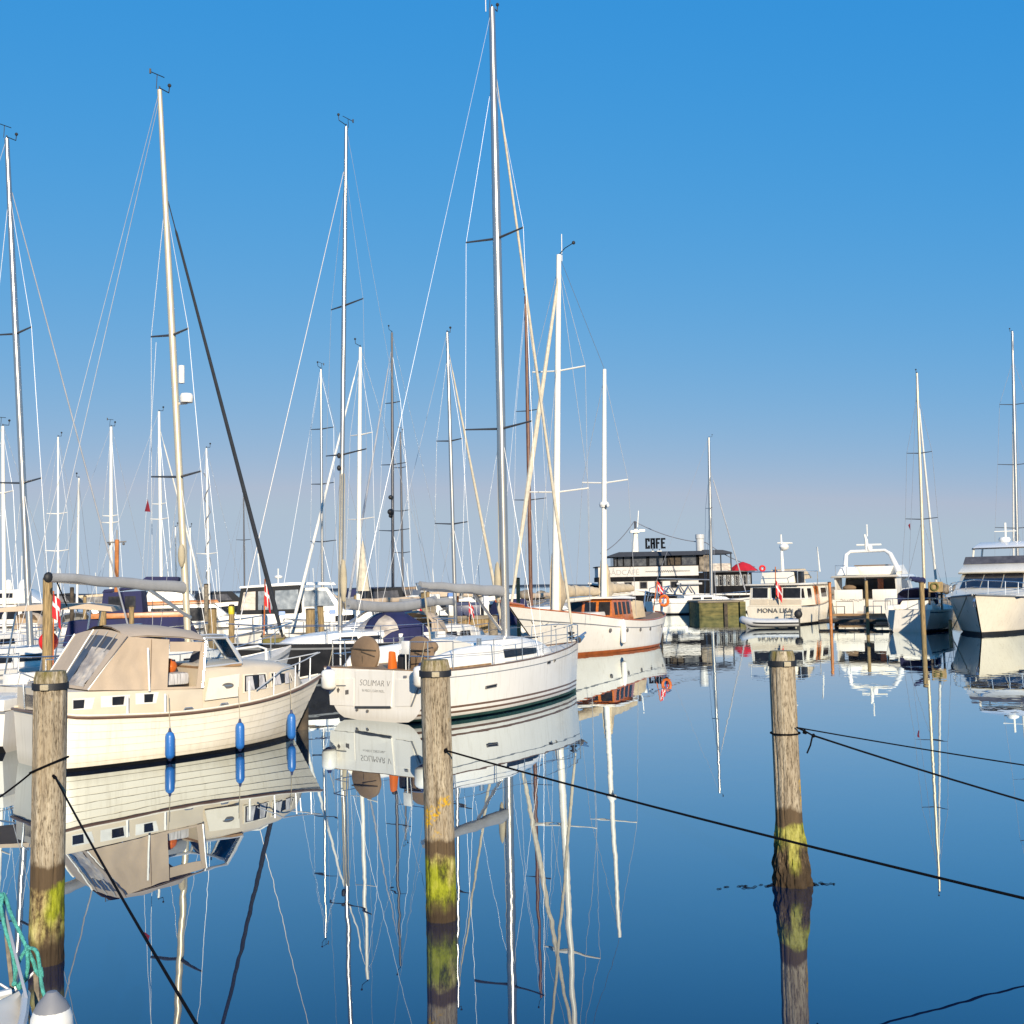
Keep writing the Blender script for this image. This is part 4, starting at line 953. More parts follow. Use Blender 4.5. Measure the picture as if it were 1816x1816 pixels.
for dx in (-.14, .0, .16): tubepart(t, 'halyard', 'rope_cream', [F.loc(at(606+dx*40,1090,38.7)), F.loc(at(607+dx*26,840,38.8))], .014, 4)
MB().ball(F.loc(at(609,1030,38.75)), (.12,.14,.75)).build('rope_coil', 'rope_cream', t)
for y in (808,830): MB().ball(F.loc(at(601,y,38.8)), (.07,.07,.1)).build('deck_light', 'rubber', m)
# thinner masts further back, each with its hull in the second row
specs = [
 ('yacht at the far corner with twin white mast and pale hull', 8, 46, 62, 8.5, 2.8, (5,756), .08, 'mast_white', [(875,.7)], 'gelcoat', None, None),
 ('small yacht with slim white mast left of the tan bimini end', 103, 62, 70, 7.5, 2.5, (103,775), .06, 'mast_white', [(912,.7),(978,.8)], 'gelcoat', None, None),
 ('small yacht with short white mast crossed by the tall forestay', 136, 60, 110, 7.2, 2.4, (140,848), .065, 'mast_white', [], 'gelcoat', None, None),
 ('white-masted yacht whose mast rises beside the orange wooden pole', 197, 56, 66, 8.5, 2.7, (197,757), .09, 'mast_white', [(916,.5),(928,.55)], 'gelcoat', None, None),
 ('yacht with twin-track white mast above the navy flybridge cover', 287, 58, 60, 9, 2.8, (282,730), .085, 'mast_white', [(922,.65),(895,.5)], 'gelcoat', 'sail_white', 765),
 ('yacht with rope-wrapped white mast right of the gold mast', 371, 60, 60, 8, 2.6, (366,795), .06, 'mast_white', [(983,.75)], 'gelcoat', None, None),
 ('distant yacht with thin dark mast left of the black genoa', 434, 85, 75, 8, 2.6, (432,880), .06, 'mast_dark', [(958,.6)], 'gelcoat_grey', None, None),
 ('little yacht with bare white mast just left of the gold mast', 313, 75, 70, 6.5, 2.3, (311,935), .06, 'mast_white', [], 'gelcoat', None, None),
 ('little yacht with bare white mast just right of the gold mast', 340, 78, 75, 6.5, 2.3, (337,936), .06, 'mast_white', [], 'gelcoat', None, None),
 ('yacht with thin silver mast left of the rope-hung tall mast', 572, 58, 240, 9, 2.8, (569,655), .07, 'mast_alu', [(762,.75),(860,.75),(962,.85)], 'gelcoat', None, None),
 ('yacht with white mast and cream sail bag right of the rope-hung mast', 635, 50, 228, 9.5, 3.0, (639,616), .095, 'mast_white', [(773,.75),(923,.9)], 'gelcoat', 'sail_white', 640),
 ('yacht with tall black mast carrying dark radar and lights', 697, 62, 235, 10, 3.1, (695,590), .085, 'mast_dark', [(716,.55),(826,.9),(943,1.1)], 'hull_navy', 'wire_light', 625),
 ('yacht with shorter black mast beside the taller black one', 715, 74, 60, 8.5, 2.8, (710,768), .075, 'mast_dark', [(830,.5),(907,.7),(981,.75)], 'gelcoat_grey', None, None),
 ('yacht with slender silver mast and long cream furled genoa', 808, 45, 58, 9, 2.9, (793,590), .078, 'mast_alu', [(784,.62),(931,.8)], 'gelcoat', 'sail_cream', 625),
 ('yacht with dark varnished wooden mast between the sloop and the ketch', 942, 62, 240, 10, 3.0, (932,525), .105, 'mast_wood', [(731,.8),(889,1.0)], 'hull_navy', None, 540),
]
for i, (lab, mx, Y, hd_, L, B, tp_, r, mm_, spr, hm, gen, hp) in enumerate(specs):
    hood = ['canvas_navy','canvas_tan','canvas_grey',None,'canvas_navy','canvas_black'][i % 6]
    t, F, st, m, k = yacht('sailing_yacht', lab, mx, Y, hd_, L, B, tp_, r, mm_, spr, hm=hm, genoa=gen, hoist_px=hp, hood=hood, boom=(L*.18,2.45,2.35,['canvas_navy','canvas_grey','canvas_tan','sail_white'][i % 4],.15), gr=(.03,.075), wr=.009, gear=1 if i % 3 else 2)
    if i == 11:
        for y, s in ((882,.16),(908,.22),(915,.14)): MB().ball(F.loc(at(693,y,61.7)), (s,s*.8,s*.8)).build('radar', 'rubber', m)
    if i == 10: MB().lathe([(.30,0),(.25,.4),(.08,1.9),(.02,2.2)], F.loc(at(644,1048,49.8)), 10).build('sail_bag', 'sail_cream', t)
    if i == 5:
        q = [k(k(0).z*0+2+j*.35)+Vector((.16*math.cos(j*1.6), .16*math.sin(j*1.6), 0)) for j in range(22)]; tubepart(t, 'wrapped_halyard', 'wire', q, .03, 5)
# yacht moored stern-to beyond the algae quay
t, F, st, m, k = yacht('sailing_yacht', 'pale yacht with one tall mast moored before the cafe ship', 1262, 109, 12, 10.5, 3.6, (1257,776), .16, 'mast_alu', [(902,.9)], hm='gelcoat', genoa='wire_light', hoist_px=838, ff=.60, zf=1.75, fb=(1.25,1.2,1.45), boom=(1.0,3.4,3.2,None,.2), wr=.014, gr=(.05,.07), group='yachts on the far quay', bp=(9.9,0,1.7))
for x, s in ((.2,1),(1.4,-1)): tubepart(t, 'arch', 'steel', [(x,-1.3,1.2),(x+.25*s,-1.1,2.5),(x+.6,0,2.7),(x+.25*s,1.1,2.5),(x,1.3,1.2)], .05, 6)
t, F, st, m, k = yacht('sailing_yacht', 'yacht in shade with sloping transom beside the big motor yacht bow', 1640, 67, 60, 10, 3.4, (1626,662), .09, 'mast_gold', [(805,.72),(922,.92)], hm='gelcoat', genoa='sail_white', hoist_px=700, ff=.52, zf=1.7, fb=(1.25,1.2,1.4), boom=(1.2,2.9,2.75,'canvas_navy',.2), gr=(.05,.08), wr=.01, group='yachts on the far quay', hood='canvas_navy', stripe='hull_navy')
p = F.loc(at(1614,928,66)); MB().prism([p, p+Vector((.05,.12,-.1)), p+Vector((-.02,.0,-.42))], (.004,.004,0)).build('pennant', 'cloth_red', t)
t, F, st, m, k = yacht('sailing_yacht', 'tall-masted yacht hidden behind the big motor yacht flybridge', 1806, 76, 70, 11, 3.6, (1795,588), .11, 'mast_alu', [(719,.9),(826,1.1),(938,1.35)], hm='gelcoat', genoa='sail_white', hoist_px=640, ff=.55, zf=1.7, gr=(.04,.07), wr=.01, group='yachts on the far quay', boom=(1.5,2.9,2.75,'canvas_grey',.2))
for y in (1040,): pass

# ================================================================== white ketch with the varnished deckhouse
kb, ks = foot(955, 46.2), foot(1146, 56.8)
KH = math.degrees(math.atan2(kb.y-ks.y, kb.x-ks.x)); K = Frame(ks, KH)
kt = thing('sailing_ketch', 'two-masted white wooden ketch with varnished orange deckhouse and cream sails', 'sailing ketch', K.o, K.h)
KL = (kb-ks).length
bowtop = K.px(903, 1088, 'y', 0)
KT = [(-.35,1.55,.40,.7,.25),(.2,1.50,1.05,1.1,.8),(1.6,1.36,1.62,1.9,1.4),(4.2,1.28,1.85,4.2,1.7),(7.0,1.42,1.72,6.8,1.45),(9.6,1.72,1.2,9.0,.8),(KL+.4,1.98,.6,KL-1.4,.3),(bowtop.x,2.2,.04,KL-.6,.02)]
kst = hull(kt, KT, [(0,0),(.22,3),(.25,0),(('z',.13),1),(('z',.02),1)], ['gelcoat','antifoul_rust','varnish','stripe_grey'], 'teak', q=.6, n=30)
for sg in (-1,1): tubepart(kt, 'cap_rail', 'varnish', sheer(kst, sg, .03, -.02), .032, 6)
# deckhouse
def kpx(x, y, c): return K.px(x, y, 'y', c)
xa, xb = kpx(1120,1090,1.0).x, kpx(1083,1090,1.0).x
dh = MB().prof([(xa,1.30),(xa+.1,2.30),(xb-.15,2.36),(xb+.1,1.35)], 1.12, 1.0).build('deckhouse', 'varnish', kt, bev=.02)
MB().prof([(xa-.15,2.30),(xa-.15,2.37),((xa+xb)/2,2.46),(xb+.1,2.42),(xb+.1,2.35)], 1.18, 1.12).build('deckhouse_roof', 'gelcoat', kt)
for a, b in ((-.98,-.42),(-.28,.28),(.42,.98)):   # three large panes across the front
    fx_ = lambda z: xb+.1-(z-1.35)*.2475+.006
    MB().prism([(fx_(1.62),a,1.62),(fx_(1.62),b,1.62),(fx_(2.2),b*.97,2.2),(fx_(2.2),a*.97,2.2)], (.012,0,.003)).build('window', 'glass_dark', dh)
n = 4; step = (xb-xa-.5)/n
for sg in (-1,1):
    for i in range(n):
        x0 = xa+.25+i*step+.12; x1 = xa+.25+(i+1)*step-.06
        y = lambda z: sg*(1.12-(z-1.30)*.12+.006)
        MB().prism([(x0,y(1.62),1.62),(x1,y(1.62),1.62),(x1,y(2.18),2.18),(x0,y(2.18),2.18)], (0,sg*.012,0)).build('window', 'glass_dark', dh)
MB().prof([(xb+.16,1.3),(xb+.16,1.78),(xb+1.9,1.78),(xb+2.2,1.35)], .9, .8).build('fore_cabin', 'gelcoat', kt, bev=.05)
x2 = kpx(1142,1090,.9).x
MB().prof([(x2,1.4),(x2+.1,2.15),(xa-.2,2.25),(xa-.2,1.35)], 1.0, .9).build('wheel_shelter', 'canvas_sand', kt, bev=.03)
for x, z in ((2.2,.95),(4.1,.9),(5.3,.92),(6.6,.95),(8.0,1.0)):
    b = side_at(kst, x, z, .6); MB().lathe([(.02,0),(.085,0),(.085,.05),(.02,.05)], (x,b-.02,z), 10, axis=(0,1,0)).build('porthole', 'ink', kt); MB().lathe([(.02,0),(.085,0),(.085,.05),(.02,.05)], (x,-b+.02,z), 10, axis=(0,-1,0)).build('porthole', 'ink', kt)
bow_n = []
for i in range(46):                       # carved scrollwork on the bow
    u = i/45; x = bowtop.x-1.1-2.3*u; b = side_at(kst, x, 1.55-.25*u, .6); bow_n.append((x, b+.012, 1.62-.30*u+.09*math.sin(u*24)*(1-.4*u)))
tubepart(kt, 'bow_scroll', 'ink_pale', bow_n, .016, 5)
fx_p = K.px(1106, 1125, 'y', 1.75).x
MB().lathe([(.02,0),(.11,.08),(.12,.3),(.12,.95),(.08,1.05),(.02,1.1)], (fx_p, side_at(kst, fx_p, .9, .6)+.13, .35), 12).build('side_fender', 'plastic_white', kt)
def krig(mx, px_foot, y_foot, top_px, r, spr, nm):
    f = K.px(px_foot, y_foot, 'y', 0); Yd = K.wor(f).y; top = K.loc(at(*top_px, Yd)); by = y_foot
    m = MB().tube([Vector((f.x,0,1.3)), f, top], [r,r,r*.62], 12).build('mast', 'mast_white', kt, ang=60); f = Vector((f.x,0,f.z))
    for y, w in spr:
        c = f.lerp(top, (by-y)/(by-top_px[1]))
        for sg in (-1,1): tubepart(m, 'spreader', 'mast_white', [c, c+Vector((-.1,sg*w,.1))], .035, 6)
        for sg in (-1,1): tubepart(kt, 'shroud', 'wire', [f.lerp(top,.97), c+Vector((-.1,sg*w,.1)), Vector((f.x-.1,sg*1.55,1.5))], .010, 4)
    return m, f, top
m1, f1, t1 = krig(0, 985, 1095, (991,452), .17, [(661,1.25),(876,1.45)], 'a')
m2, f2, t2 = krig(0, 1071, 1075, (1072,655), .14, [(858,1.15)], 'b')
tubepart(kt, 'triatic_stay', 'wire', [t1, t2], .010, 4)
tubepart(m1, 'antenna', 'plastic_white', [t1+Vector((-.3,.0,-.2)), t1+Vector((-.33,0,1.0))], .02, 5)
MB().tube([t1, t1+Vector((0,.3,.25)), t1+Vector((.2,.8,.35))], .02, 5).ball(t1+Vector((.2,.8,.35)), .08, 8).build('wind_sensor', 'rubber', m1)
MB().tube([f2.lerp(t2,.425)+Vector((0,0,0)), f2.lerp(t2,.425)+Vector((.35,.35,-.06))], .06, 6).lathe([(.02,-.12),(.2,-.12),(.24,0),(.2,.12),(.02,.12)], f2.lerp(t2,.425), 12).build('radar', 'plastic_white', m2)
hb = Vector((bowtop.x-.2,0,2.3))
tubepart(kt, 'furled_sail', 'sail_cream', [f1.lerp(t1,.955), f1.lerp(t1,.94).lerp(hb,.02), f1.lerp(t1,.95).lerp(hb,.6), hb], [.05,.06,.11,.05], 8)
tubepart(kt, 'inner_forestay', 'wire', [f1.lerp(t1,.72), Vector((bowtop.x-2.2,0,2.1))], .012, 4)
tubepart(kt, 'bowsprit', 'varnish', [(bowtop.x-1.2,0,2.2),(bowtop.x+1.0,0,2.45)], .07, 8)
def stowed(a, b, r0, r1, hump, nm, par):
    a, b = Vector(a), Vector(b); secs = []
    for i in range(17):
        u = i/16; p = a.lerp(b, u); h = (r0+(r1-r0)*u)*(1+.10*math.sin(u*31)) + hump*max(0, 1-u*4.5)**2; w = (r0+(r1-r0)*u)*.75
        secs.append([p+Vector((.03*math.sin(u*20+q), w*math.cos(q)*(1+.12*math.sin(u*26+q*2)), h*max(-.6,math.sin(q)))) for q in [j*math.pi/6 for j in range(12)]])
    return MB().loft(secs, closed=True, cap=True).build(nm, 'canvas_sand', par, ang=60)
e1 = K.px(1062, 1050, 'y', 0); s1_ = K.px(988, 1048, 'y', 0)
bmo = tubepart(kt, 'boom', 'mast_white', [(f1.x,0,e1.z-.35),(e1.x,0,e1.z-.25)], .09, 8); stowed((f1.x-.05,0,e1.z+.05),(e1.x+.2,0,e1.z), .36, .22, 1.5, 'stowed_sail', bmo)
e2 = K.px(1120, 1046, 'y', 0)
bmo = tubepart(kt, 'boom', 'mast_white', [(f2.x,0,e2.z-.3),(e2.x,0,e2.z-.2)], .08, 8); stowed((f2.x-.05,0,e2.z+.05),(e2.x,0,e2.z+.05), .34, .22, 1.2, 'stowed_sail', bmo)
MB().ball((f2.x-.25,0,e2.z+.35),(.35,.22,1.0)).build('sail_bag', 'canvas_sand', bmo)
for sg in (-1,1): tubepart(kt, 'guard_rail', 'steel', [(p.x,p.y*.97,p.z+.7) for p in sheer(kst, sg)[2:12]], .018, 5)
tubepart(kt, 'tender_davit', 'steel', [(-1.0,.5,1.5),(-1.4,.5,2.6),(-2.0,.5,2.5)], .04, 6); tubepart(kt, 'tender_davit', 'steel', [(-1.0,-.5,1.5),(-1.4,-.5,2.6),(-2.0,-.5,2.5)], .04, 6)
MB().tube([Vector((-.7,.75,2.1))+Vector((0,.22*math.cos(a),.25*math.sin(a))) for a in [RAD(i*30) for i in range(13)]], .075, 8).build('lifebuoy', 'plastic_orange', kt)
tubepart(kt, 'flagstaff', 'varnish', [(-1.1,0,1.6),(-1.8,0,3.1)], .03, 6)
flag(kt, 'ensign', (-1.8,0,3.1), (-.5,.6,0), .7, .5, droop=.9)

# ================================================================== floating cafe: an old ship with a glazed upper deck
CY = 125.0
o = foot(1400, CY); G = Frame(o, 180)            # bow to the left in the photo, so local x runs left, local +y towards the camera is negative world y
cf = thing('cafe_ship', 'black and white cafe ship with glazed upper deck and CAFE letters on its roof', 'ship', G.o, G.h)
g = lambda x, y, c=2.6: G.px(x, y, 'y', c)
YF = 2.6                                         # the side facing the camera is local +y
def gx(x): return g(x, 1060).x
def gz(y, x=1180): return g(x, y).z
L_ = gx(1046)
GT = [(0,1.9,1.6,.6,1.0),(2,1.75,2.5,2,2.1),(7,1.7,2.75,7,2.6),(13,1.9,2.75,13,2.6),(18,2.5,2.2,17.5,1.6),(L_,3.2,.1,L_-1.0,.05)]
gst = hull(cf, GT, [(0,1),(.07,0),(.78,0)], ['cafe_black','gelcoat'], 'deck_grey', q=.5)
for sg in (-1,1): tubepart(cf, 'rub_rail', 'gelcoat', sheer(gst, sg, -.1, .05), .09, 6)
x0, x1 = gx(1240), gx(1067)
low = MB().box((x0,-2.5,1.7),(x1,2.5,gz(1030))).build('main_deckhouse', 'cafe_wall', cf)
MB().box((x0+.05,-2.52,gz(1030)),(x1+.4,2.53,gz(1021.5))).build('deck_band', 'cafe_black', cf)
up = MB().box((x0,-2.6,gz(1021.5)),(x1+.3,2.62,gz(1004))).build('bulwark', 'cafe_wall', cf)
MB().box((x0,-2.64,gz(1004)),(x1+.5,2.66,gz(1002.4))).build('bulwark_rail', 'cafe_black', cf)
for a, b in ((1108,1122),(1135,1149),(1162,1176),(1189.5,1203),(1083,1095)):
    w = MB().box((gx(b),2.5,gz(1043.5)),(gx(a),2.53,gz(1030.5))).build('window', 'ink', low)
    MB().box((gx(b-1.3),2.532,gz(1042.2)),(gx(a+1.3),2.537,gz(1031.8))).build('pane', 'glass_dark', w)
ug = MB().box((gx(1240),-2.2,gz(1002.4)),(gx(1091),2.2,gz(984))).build('glazed_deckhouse', 'cafe_glass', cf)
for a in (1091,1097,1108,1122,1150,1153,1180,1186,1199,1211,1239):
    MB().box((gx(a)-.07,2.2,gz(1002.4)),(gx(a)+.07,2.27,gz(984))).build('mullion', 'cafe_black', ug)
MB().box((gx(1211),2.21,gz(1002)),(gx(1186),2.24,gz(985))).build('door_panel', 'timber_dark', ug)
MB().prof([(gx(1252),gz(983)),(gx(1250),gz(978)),(gx(1100),gz(977.5)),(gx(1081),gz(984)),(gx(1081),gz(986.2)),(gx(1252),gz(985))], 3.0, 2.6).build('roof', 'cafe_roof', cf)
text(cf, 'wall_lettering', 'BÅDCAFÉ', 'ink_pale', .82, (gx(1106),2.64,gz(1014)), (-1,0,0), (0,0,1), .006, 1.0)
sc_ = [( gx(1146+i*1.05), 2.63, gz(1013)+.10*math.sin(i*1.9)*(1 if i>18 else .15)+.05*math.sin(i*4.3) ) for i in range(76)]
tubepart(cf, 'script_lettering', 'ink_pale', sc_, .045, 4)
# roof letters C A F E built from bars on two feet
def letters():
    out = []
    h = gz(954)-gz(973); w = (gx(1150)-gx(1186))/4.45; t = .2
    for i, ch in enumerate('CAFE'):
        X = gx(1150)-i*w*1.16; bars = {'C':[(0,0,t,h),(0,0,w,t),(0,h-t,w,t),(w-t,h*.68,t,h*.32),(w-t,0,t,h*.32)],'A':[(0,0,t,h),(w-t,0,t,h),(0,h-t,w,t),(0,h*.42,w,t)],'F':[(0,0,t,h),(0,h-t,w,t),(0,h*.45,w*.8,t)],'E':[(0,0,t,h),(0,h-t,w,t),(0,h*.45,w*.8,t),(0,0,w,t)]}[ch]
        mb = MB(); pad = 0
        for k, (a, b, c, d) in enumerate(bars): mb.box((X-a-c, 1.0-.002*k, gz(972)+b),(X-a, 1.18+.002*k, gz(972)+b+d))
        o_ = mb.build('roof_letter', 'letter_black', cf)
letters()
for a in (1163,1175): tubepart(cf, 'sign_post', 'steel_dark', [(gx(a),1.2,gz(980)),(gx(a),1.2,gz(972.6))], .05, 6)
MB().box((gx(1178),.6,gz(979)),(gx(1160),1.6,gz(976))).build('roof_hatch', 'gelcoat', cf)
# mast with radar arm and strings of bulbs
mx = gx(1133)
ms = MB().tube([(mx,0,gz(980)),(mx-.15,0,gz(935))], [.42,.22], 8).build('mast', 'mast_white', cf)
tubepart(ms, 'topmast', 'mast_dark', [(mx-.1,0,gz(938)),(mx-.1,0,gz(921))], .14, 6); tubepart(ms, 'antenna', 'plastic_white', [(mx-.35,0,gz(932)),(mx-.5,0,gz(902))], .06, 5)
MB().box((mx-.5,-.5,gz(942)),(mx+.5,.5,gz(938))).box((mx-1.15,-.15,gz(940)),(mx-.5,.15,gz(936))).build('radar_platform', 'mast_white', ms)
for (xb_, yb_) in ((1070,978),(1262,962)): tubepart(cf, 'light_string', 'wire', sag((mx,0,gz(921)), (gx(xb_),0,gz(yb_)), .5), .05, 4)
tubepart(cf, 'light_string', 'wire', sag((gx(1262),0,gz(962)), (gx(1350),0,gz(1008)), .3), .05, 4)
MB().lathe([(.3,0),(.45,.1),(.45,1.6),(.5,1.65),(.5,2.1),(.3,2.15)], (gx(1250),.5,gz(982)), 14).build('funnel', 'gelcoat_grey', cf)
# veranda and aft deckhouse
MB().prof([(gx(1300),gz(981)),(gx(1285),gz(977)),(gx(1252),gz(976)),(gx(1246),gz(984)),(gx(1302),gz(984))], 2.6, 2.3).build('veranda_roof', 'cafe_roof', cf)
for a in (1262,1281,1299): tubepart(cf, 'veranda_post', 'steel_dark', [(gx(a),2.4,gz(1015)),(gx(a),2.4,gz(983))], .08, 6)
MB().box((gx(1262),1.2,gz(1015)),(gx(1243),2.3,gz(984))).build('stair_cabin', 'stone', cf)
MB().box((gx(1299),2.35,gz(1014)),(gx(1266),2.42,gz(1001))).build('railing_panel', 'vinyl', cf)
ah = MB().box((gx(1336),-2.3,1.7),(gx(1241),2.2,gz(1017))).build('aft_deckhouse', 'cafe_black', cf)
MB().box((gx(1340),-2.6,gz(1017)),(gx(1262),2.6,gz(1014.5))).build('aft_roof', 'cafe_roof', cf)
for i in range(9):
    a = 1270+i*7.2; w = MB().box((gx(a+5.6),2.2,gz(1041)),(gx(a),2.23,gz(1022))).build('window', 'ink_pale', ah); MB().box((gx(a+4.9),2.232,gz(1040)),(gx(a+.7),2.237,gz(1023))).build('pane', 'glass_dark' if i % 2 else 'glass_clear', w)
tubepart(cf, 'awning_arm', 'gelcoat_grey', [(gx(1245),2.9,gz(1036)),(gx(1200),2.95,gz(1036))], .12, 6)
for a in (1188,1205,1222): tubepart(cf, 'gangway_rail', 'steel', [(gx(a+10),2.95,1.75),(gx(a),2.95,2.7),(gx(a-10),2.95,1.75)], .08, 5)
um = thing('parasol', 'red parasol spread over the stern of the cafe ship', 'parasol', foot(1319, CY-1, 1.8))
MB().lathe([(1.75,0),(1.62,.08),(.8,.72),(.05,1.0)], (0,0,gz(1015)-1.8), 8).build('canopy', 'canvas_red', um, ang=20); tubepart(um, 'pole', 'mast_white', [(0,0,0),(0,0,gz(1005)-1.8)], .04)
lb = at(1352,1008,CY-2); lt = thing('lifebuoy', 'red lifebuoy high on its post at the cafe ship stern', 'lifebuoy', (lb.x,lb.y,0))
tubepart(lt, 'post', 'mast_white', [(0,.1,1.7),(0,.1,lb.z)], .05); MB().tube([Vector((.27*math.cos(a),0,lb.z+.27*math.sin(a))) for a in [RAD(30*i) for i in range(13)]], .11, 8).build('ring', 'plastic_red', lt)

# ================================================================== trawler yacht with the name on its broad stern
T = Frame(foot(1373, 77), 58)
tr = thing('trawler_yacht', 'cream trawler yacht showing its lettered stern and three aft windows', 'motor yacht', T.o, T.h)
tq = lambda x, y, c=0.0: T.px(x, y, 'x', c)
bz = tq(1373,1075).z; rz_ = tq(1373,1037).z; HB = abs(tq(1422,1090).y)
TT = [(0,bz,HB,.1,HB*.86),(2.5,bz-.05,HB+.05,2.5,HB*.95),(6,bz+.15,HB,6,HB*.85),(8.5,bz+.6,HB*.7,8.1,HB*.4),(10.5,bz+1.0,.05,9.6,.03)]
tst = hull(tr, TT, [(0,1),(.05,0),(('z',.12),2)], ['gelcoat_cream','stripe_grey','antifoul_black'], 'teak', q=.4)
ah = MB().prof([(.12,bz),(.2,rz_-.05),(7.2,rz_-.05),(7.6,bz)], HB-.12, HB-.28).build('saloon', 'gelcoat_cream', tr, bev=.03)
MB().prof([(-.15,rz_-.05),(-.2,rz_+.07),(7.3,rz_+.12),(7.4,rz_-.05)], HB-.05, HB-.05).build('saloon_roof', 'gelcoat', tr, bev=.03)
def tw(par, nm, m, xa, xb, ya, yb, d=.03, off=.0):
    a = [tq(xa,ya,.14),tq(xb,ya,.14),tq(xb,yb,.14),tq(xa,yb,.14)]; a = [Vector((.12+.08*(p.z-bz)/(rz_-bz)-off,p.y,p.z)) for p in a]
    return MB().prism(a, (-d,0,0)).build(nm, m, par)
for xa, xb in ((1333,1363),(1367,1383),(1387,1421)):
    w = tw(ah, 'window', 'plastic_white', xa, xb, 1041, 1062); tw(w, 'pane', 'glass_dark', xa+1.6, xb-1.6, 1042.6, 1060.4, .006, .031)
for (xa, xb) in ((1331,1362),(1364,1382),(1384,1421)): tw(ah, 'panel', 'cabin_beige', xa, xb, 1063.5, 1072, .02)
def ts(par, nm, m, xa, xb, za, zb, d=.03, off=0.0):
    y = lambda z: -(HB-.12-.16*(z-bz)/(rz_-.05-bz))-.004-off
    return MB().prism([(xa,y(za),za),(xb,y(za),za),(xb,y(zb),zb),(xa,y(zb),zb)], (0,-d,0)).build(nm, m, par)
for xa, xb in ((.5,1.3),(1.9,2.9)):
    w = ts(ah, 'window', 'plastic_white', xa, xb, bz+.45, rz_-.22); ts(w, 'pane', 'glass_dark', xa+.07, xb-.07, bz+.52, rz_-.29, .006, .031)
ts(ah, 'door', 'varnish', 3.6, 4.5, bz+.05, rz_-.15, .04)
w = ts(ah, 'window', 'plastic_white', 5.0, 6.4, bz+.45, rz_-.22); ts(w, 'pane', 'glass_dark', 5.07, 6.33, bz+.52, rz_-.29, .006, .031)
text(tr, 'name_lettering', 'MONA LISA', 'ink', .42, Vector((-.02,tq(1374,1083).y,tq(1374,1083).z)), (0,-1,0), (0,0,1), .01, 1.12)
tubepart(tr, 'boarding_ladder', 'steel', [tq(1394,1080,-.1),tq(1394,1100,-.12)], .03, 5); tubepart(tr, 'boarding_ladder', 'steel', [tq(1406,1080,-.1),tq(1406,1100,-.12)], .03, 5)
for y in (1084,1090,1096): tubepart(tr, 'ladder_rung', 'steel', [tq(1394,y,-.1),tq(1406,y,-.1)], .025, 5)
MB().box((-.03,tq(1421,1083).y,tq(1420,1086).z),(.01,tq(1416,1083).y,tq(1418,1079).z)).build('vent', 'ink', tr)
fz = rz_+.1
MB().prof([(.9,fz),(1.1,fz+.75),(3.2,fz+.8),(3.5,fz)], 1.2, 1.1).build('flybridge', 'gelcoat_cream', tr, bev=.05)
tubepart(tr, 'mast', 'mast_white', [Vector((1.6,tq(1389,1030,1.6).y,fz)), tq(1386.5,985,1.6), tq(1385,948,1.6)], [.13,.10,.05], 8)
mt = MB().ball(tq(1390.5,970,1.6), (.34,.34,.26)).build('radar_dome', 'plastic_white', tr)
tubepart(tr, 'crosstree', 'mast_white', [tq(1379,963,1.6), tq(1405,963,1.6)], .06, 6)
MB().box((1.2,tq(1421,1020,1.2).y,fz),(1.9,tq(1402,1020,1.2).y,tq(1410,1013,1.2).z)).build('exhaust_casing', 'hull_black', tr, bev=.05)
MB().prof([(2.0,fz+.2),(2.4,fz+.95),(4.4,fz+1.0),(5.0,fz+.3)], 1.3, .9).build('covered_tender', 'canvas_sand', tr, bev=.1)
for sg in (-1,1): tubepart(tr, 'roof_rail', 'steel', [(.0,sg*(HB-.2),rz_+.1),(.0,sg*(HB-.2),rz_+.9),(4.8,sg*(HB-.3),rz_+.9),(4.8,sg*(HB-.3),rz_+.1)], .03, 5)
tubepart(tr, 'roof_rail', 'steel', [(0,-HB+.2,rz_+.9),(0,HB-.2,rz_+.9)], .03, 5)
tubepart(tr, 'antenna', 'plastic_white', [tq(1454,1014,4.0), tq(1449,970,4.0)], .05, 5)
tubepart(tr, 'flagstaff', 'varnish', [tq(1376,1062,-.1), tq(1375,1005,-.3)], .035, 5); fl = flag(tr, 'ensign', tq(1375.5,1028,-.3), (.15,-.4,0), .75, 1.0, droop=1.0)
# grey inflatable with outboard at its stern
N = Frame(foot(1325, 72.5), -14)
dg = thing('inflatable_dinghy', 'grey inflatable dinghy with black outboard under the trawler stern', 'dinghy', N.o, N.h)
tubes = [Vector(p) for p in ((3.2,.75,.33),(1.6,.78,.33),(.5,.7,.36),(-.1,.38,.48),(-.25,0,.54),(-.1,-.38,.48),(.5,-.7,.36),(1.6,-.78,.33),(3.2,-.75,.33))]
MB().tube([Vector(p) for p in cat([list(p) for p in tubes], 40)], .24, 12).build('tube', 'gelcoat_grey', dg, ang=70)
MB().tube([Vector((p[0],p[1]*1.305-.0,p[2])) for p in cat([list(p) for p in tubes], 40)], .05, 6).build('rubbing_strake', 'hull_black', dg)
MB().prof([(-.1,.35),(0,.05),(3.0,.02),(3.0,.25)], .6, .7).build('floor', 'plastic_grey', dg); MB().box((2.9,-.6,.1),(3.0,.6,.7)).build('transom', 'plastic_grey', dg)
ob = MB().ball((3.2,0,.85), (.26,.2,.28)).build('outboard_motor', 'rubber', dg); MB().box((3.08,-.08,-.2),(3.3,.08,.75)).build('outboard_leg', 'rubber', ob)

def sidewin(par, nm, pts, HBf, sg, m='glass_dark', d=.02):
    return MB().prism([(x, sg*(HBf(z)+.004), z) for x, z in pts], (0, sg*d, 0)).build(nm, m, par)
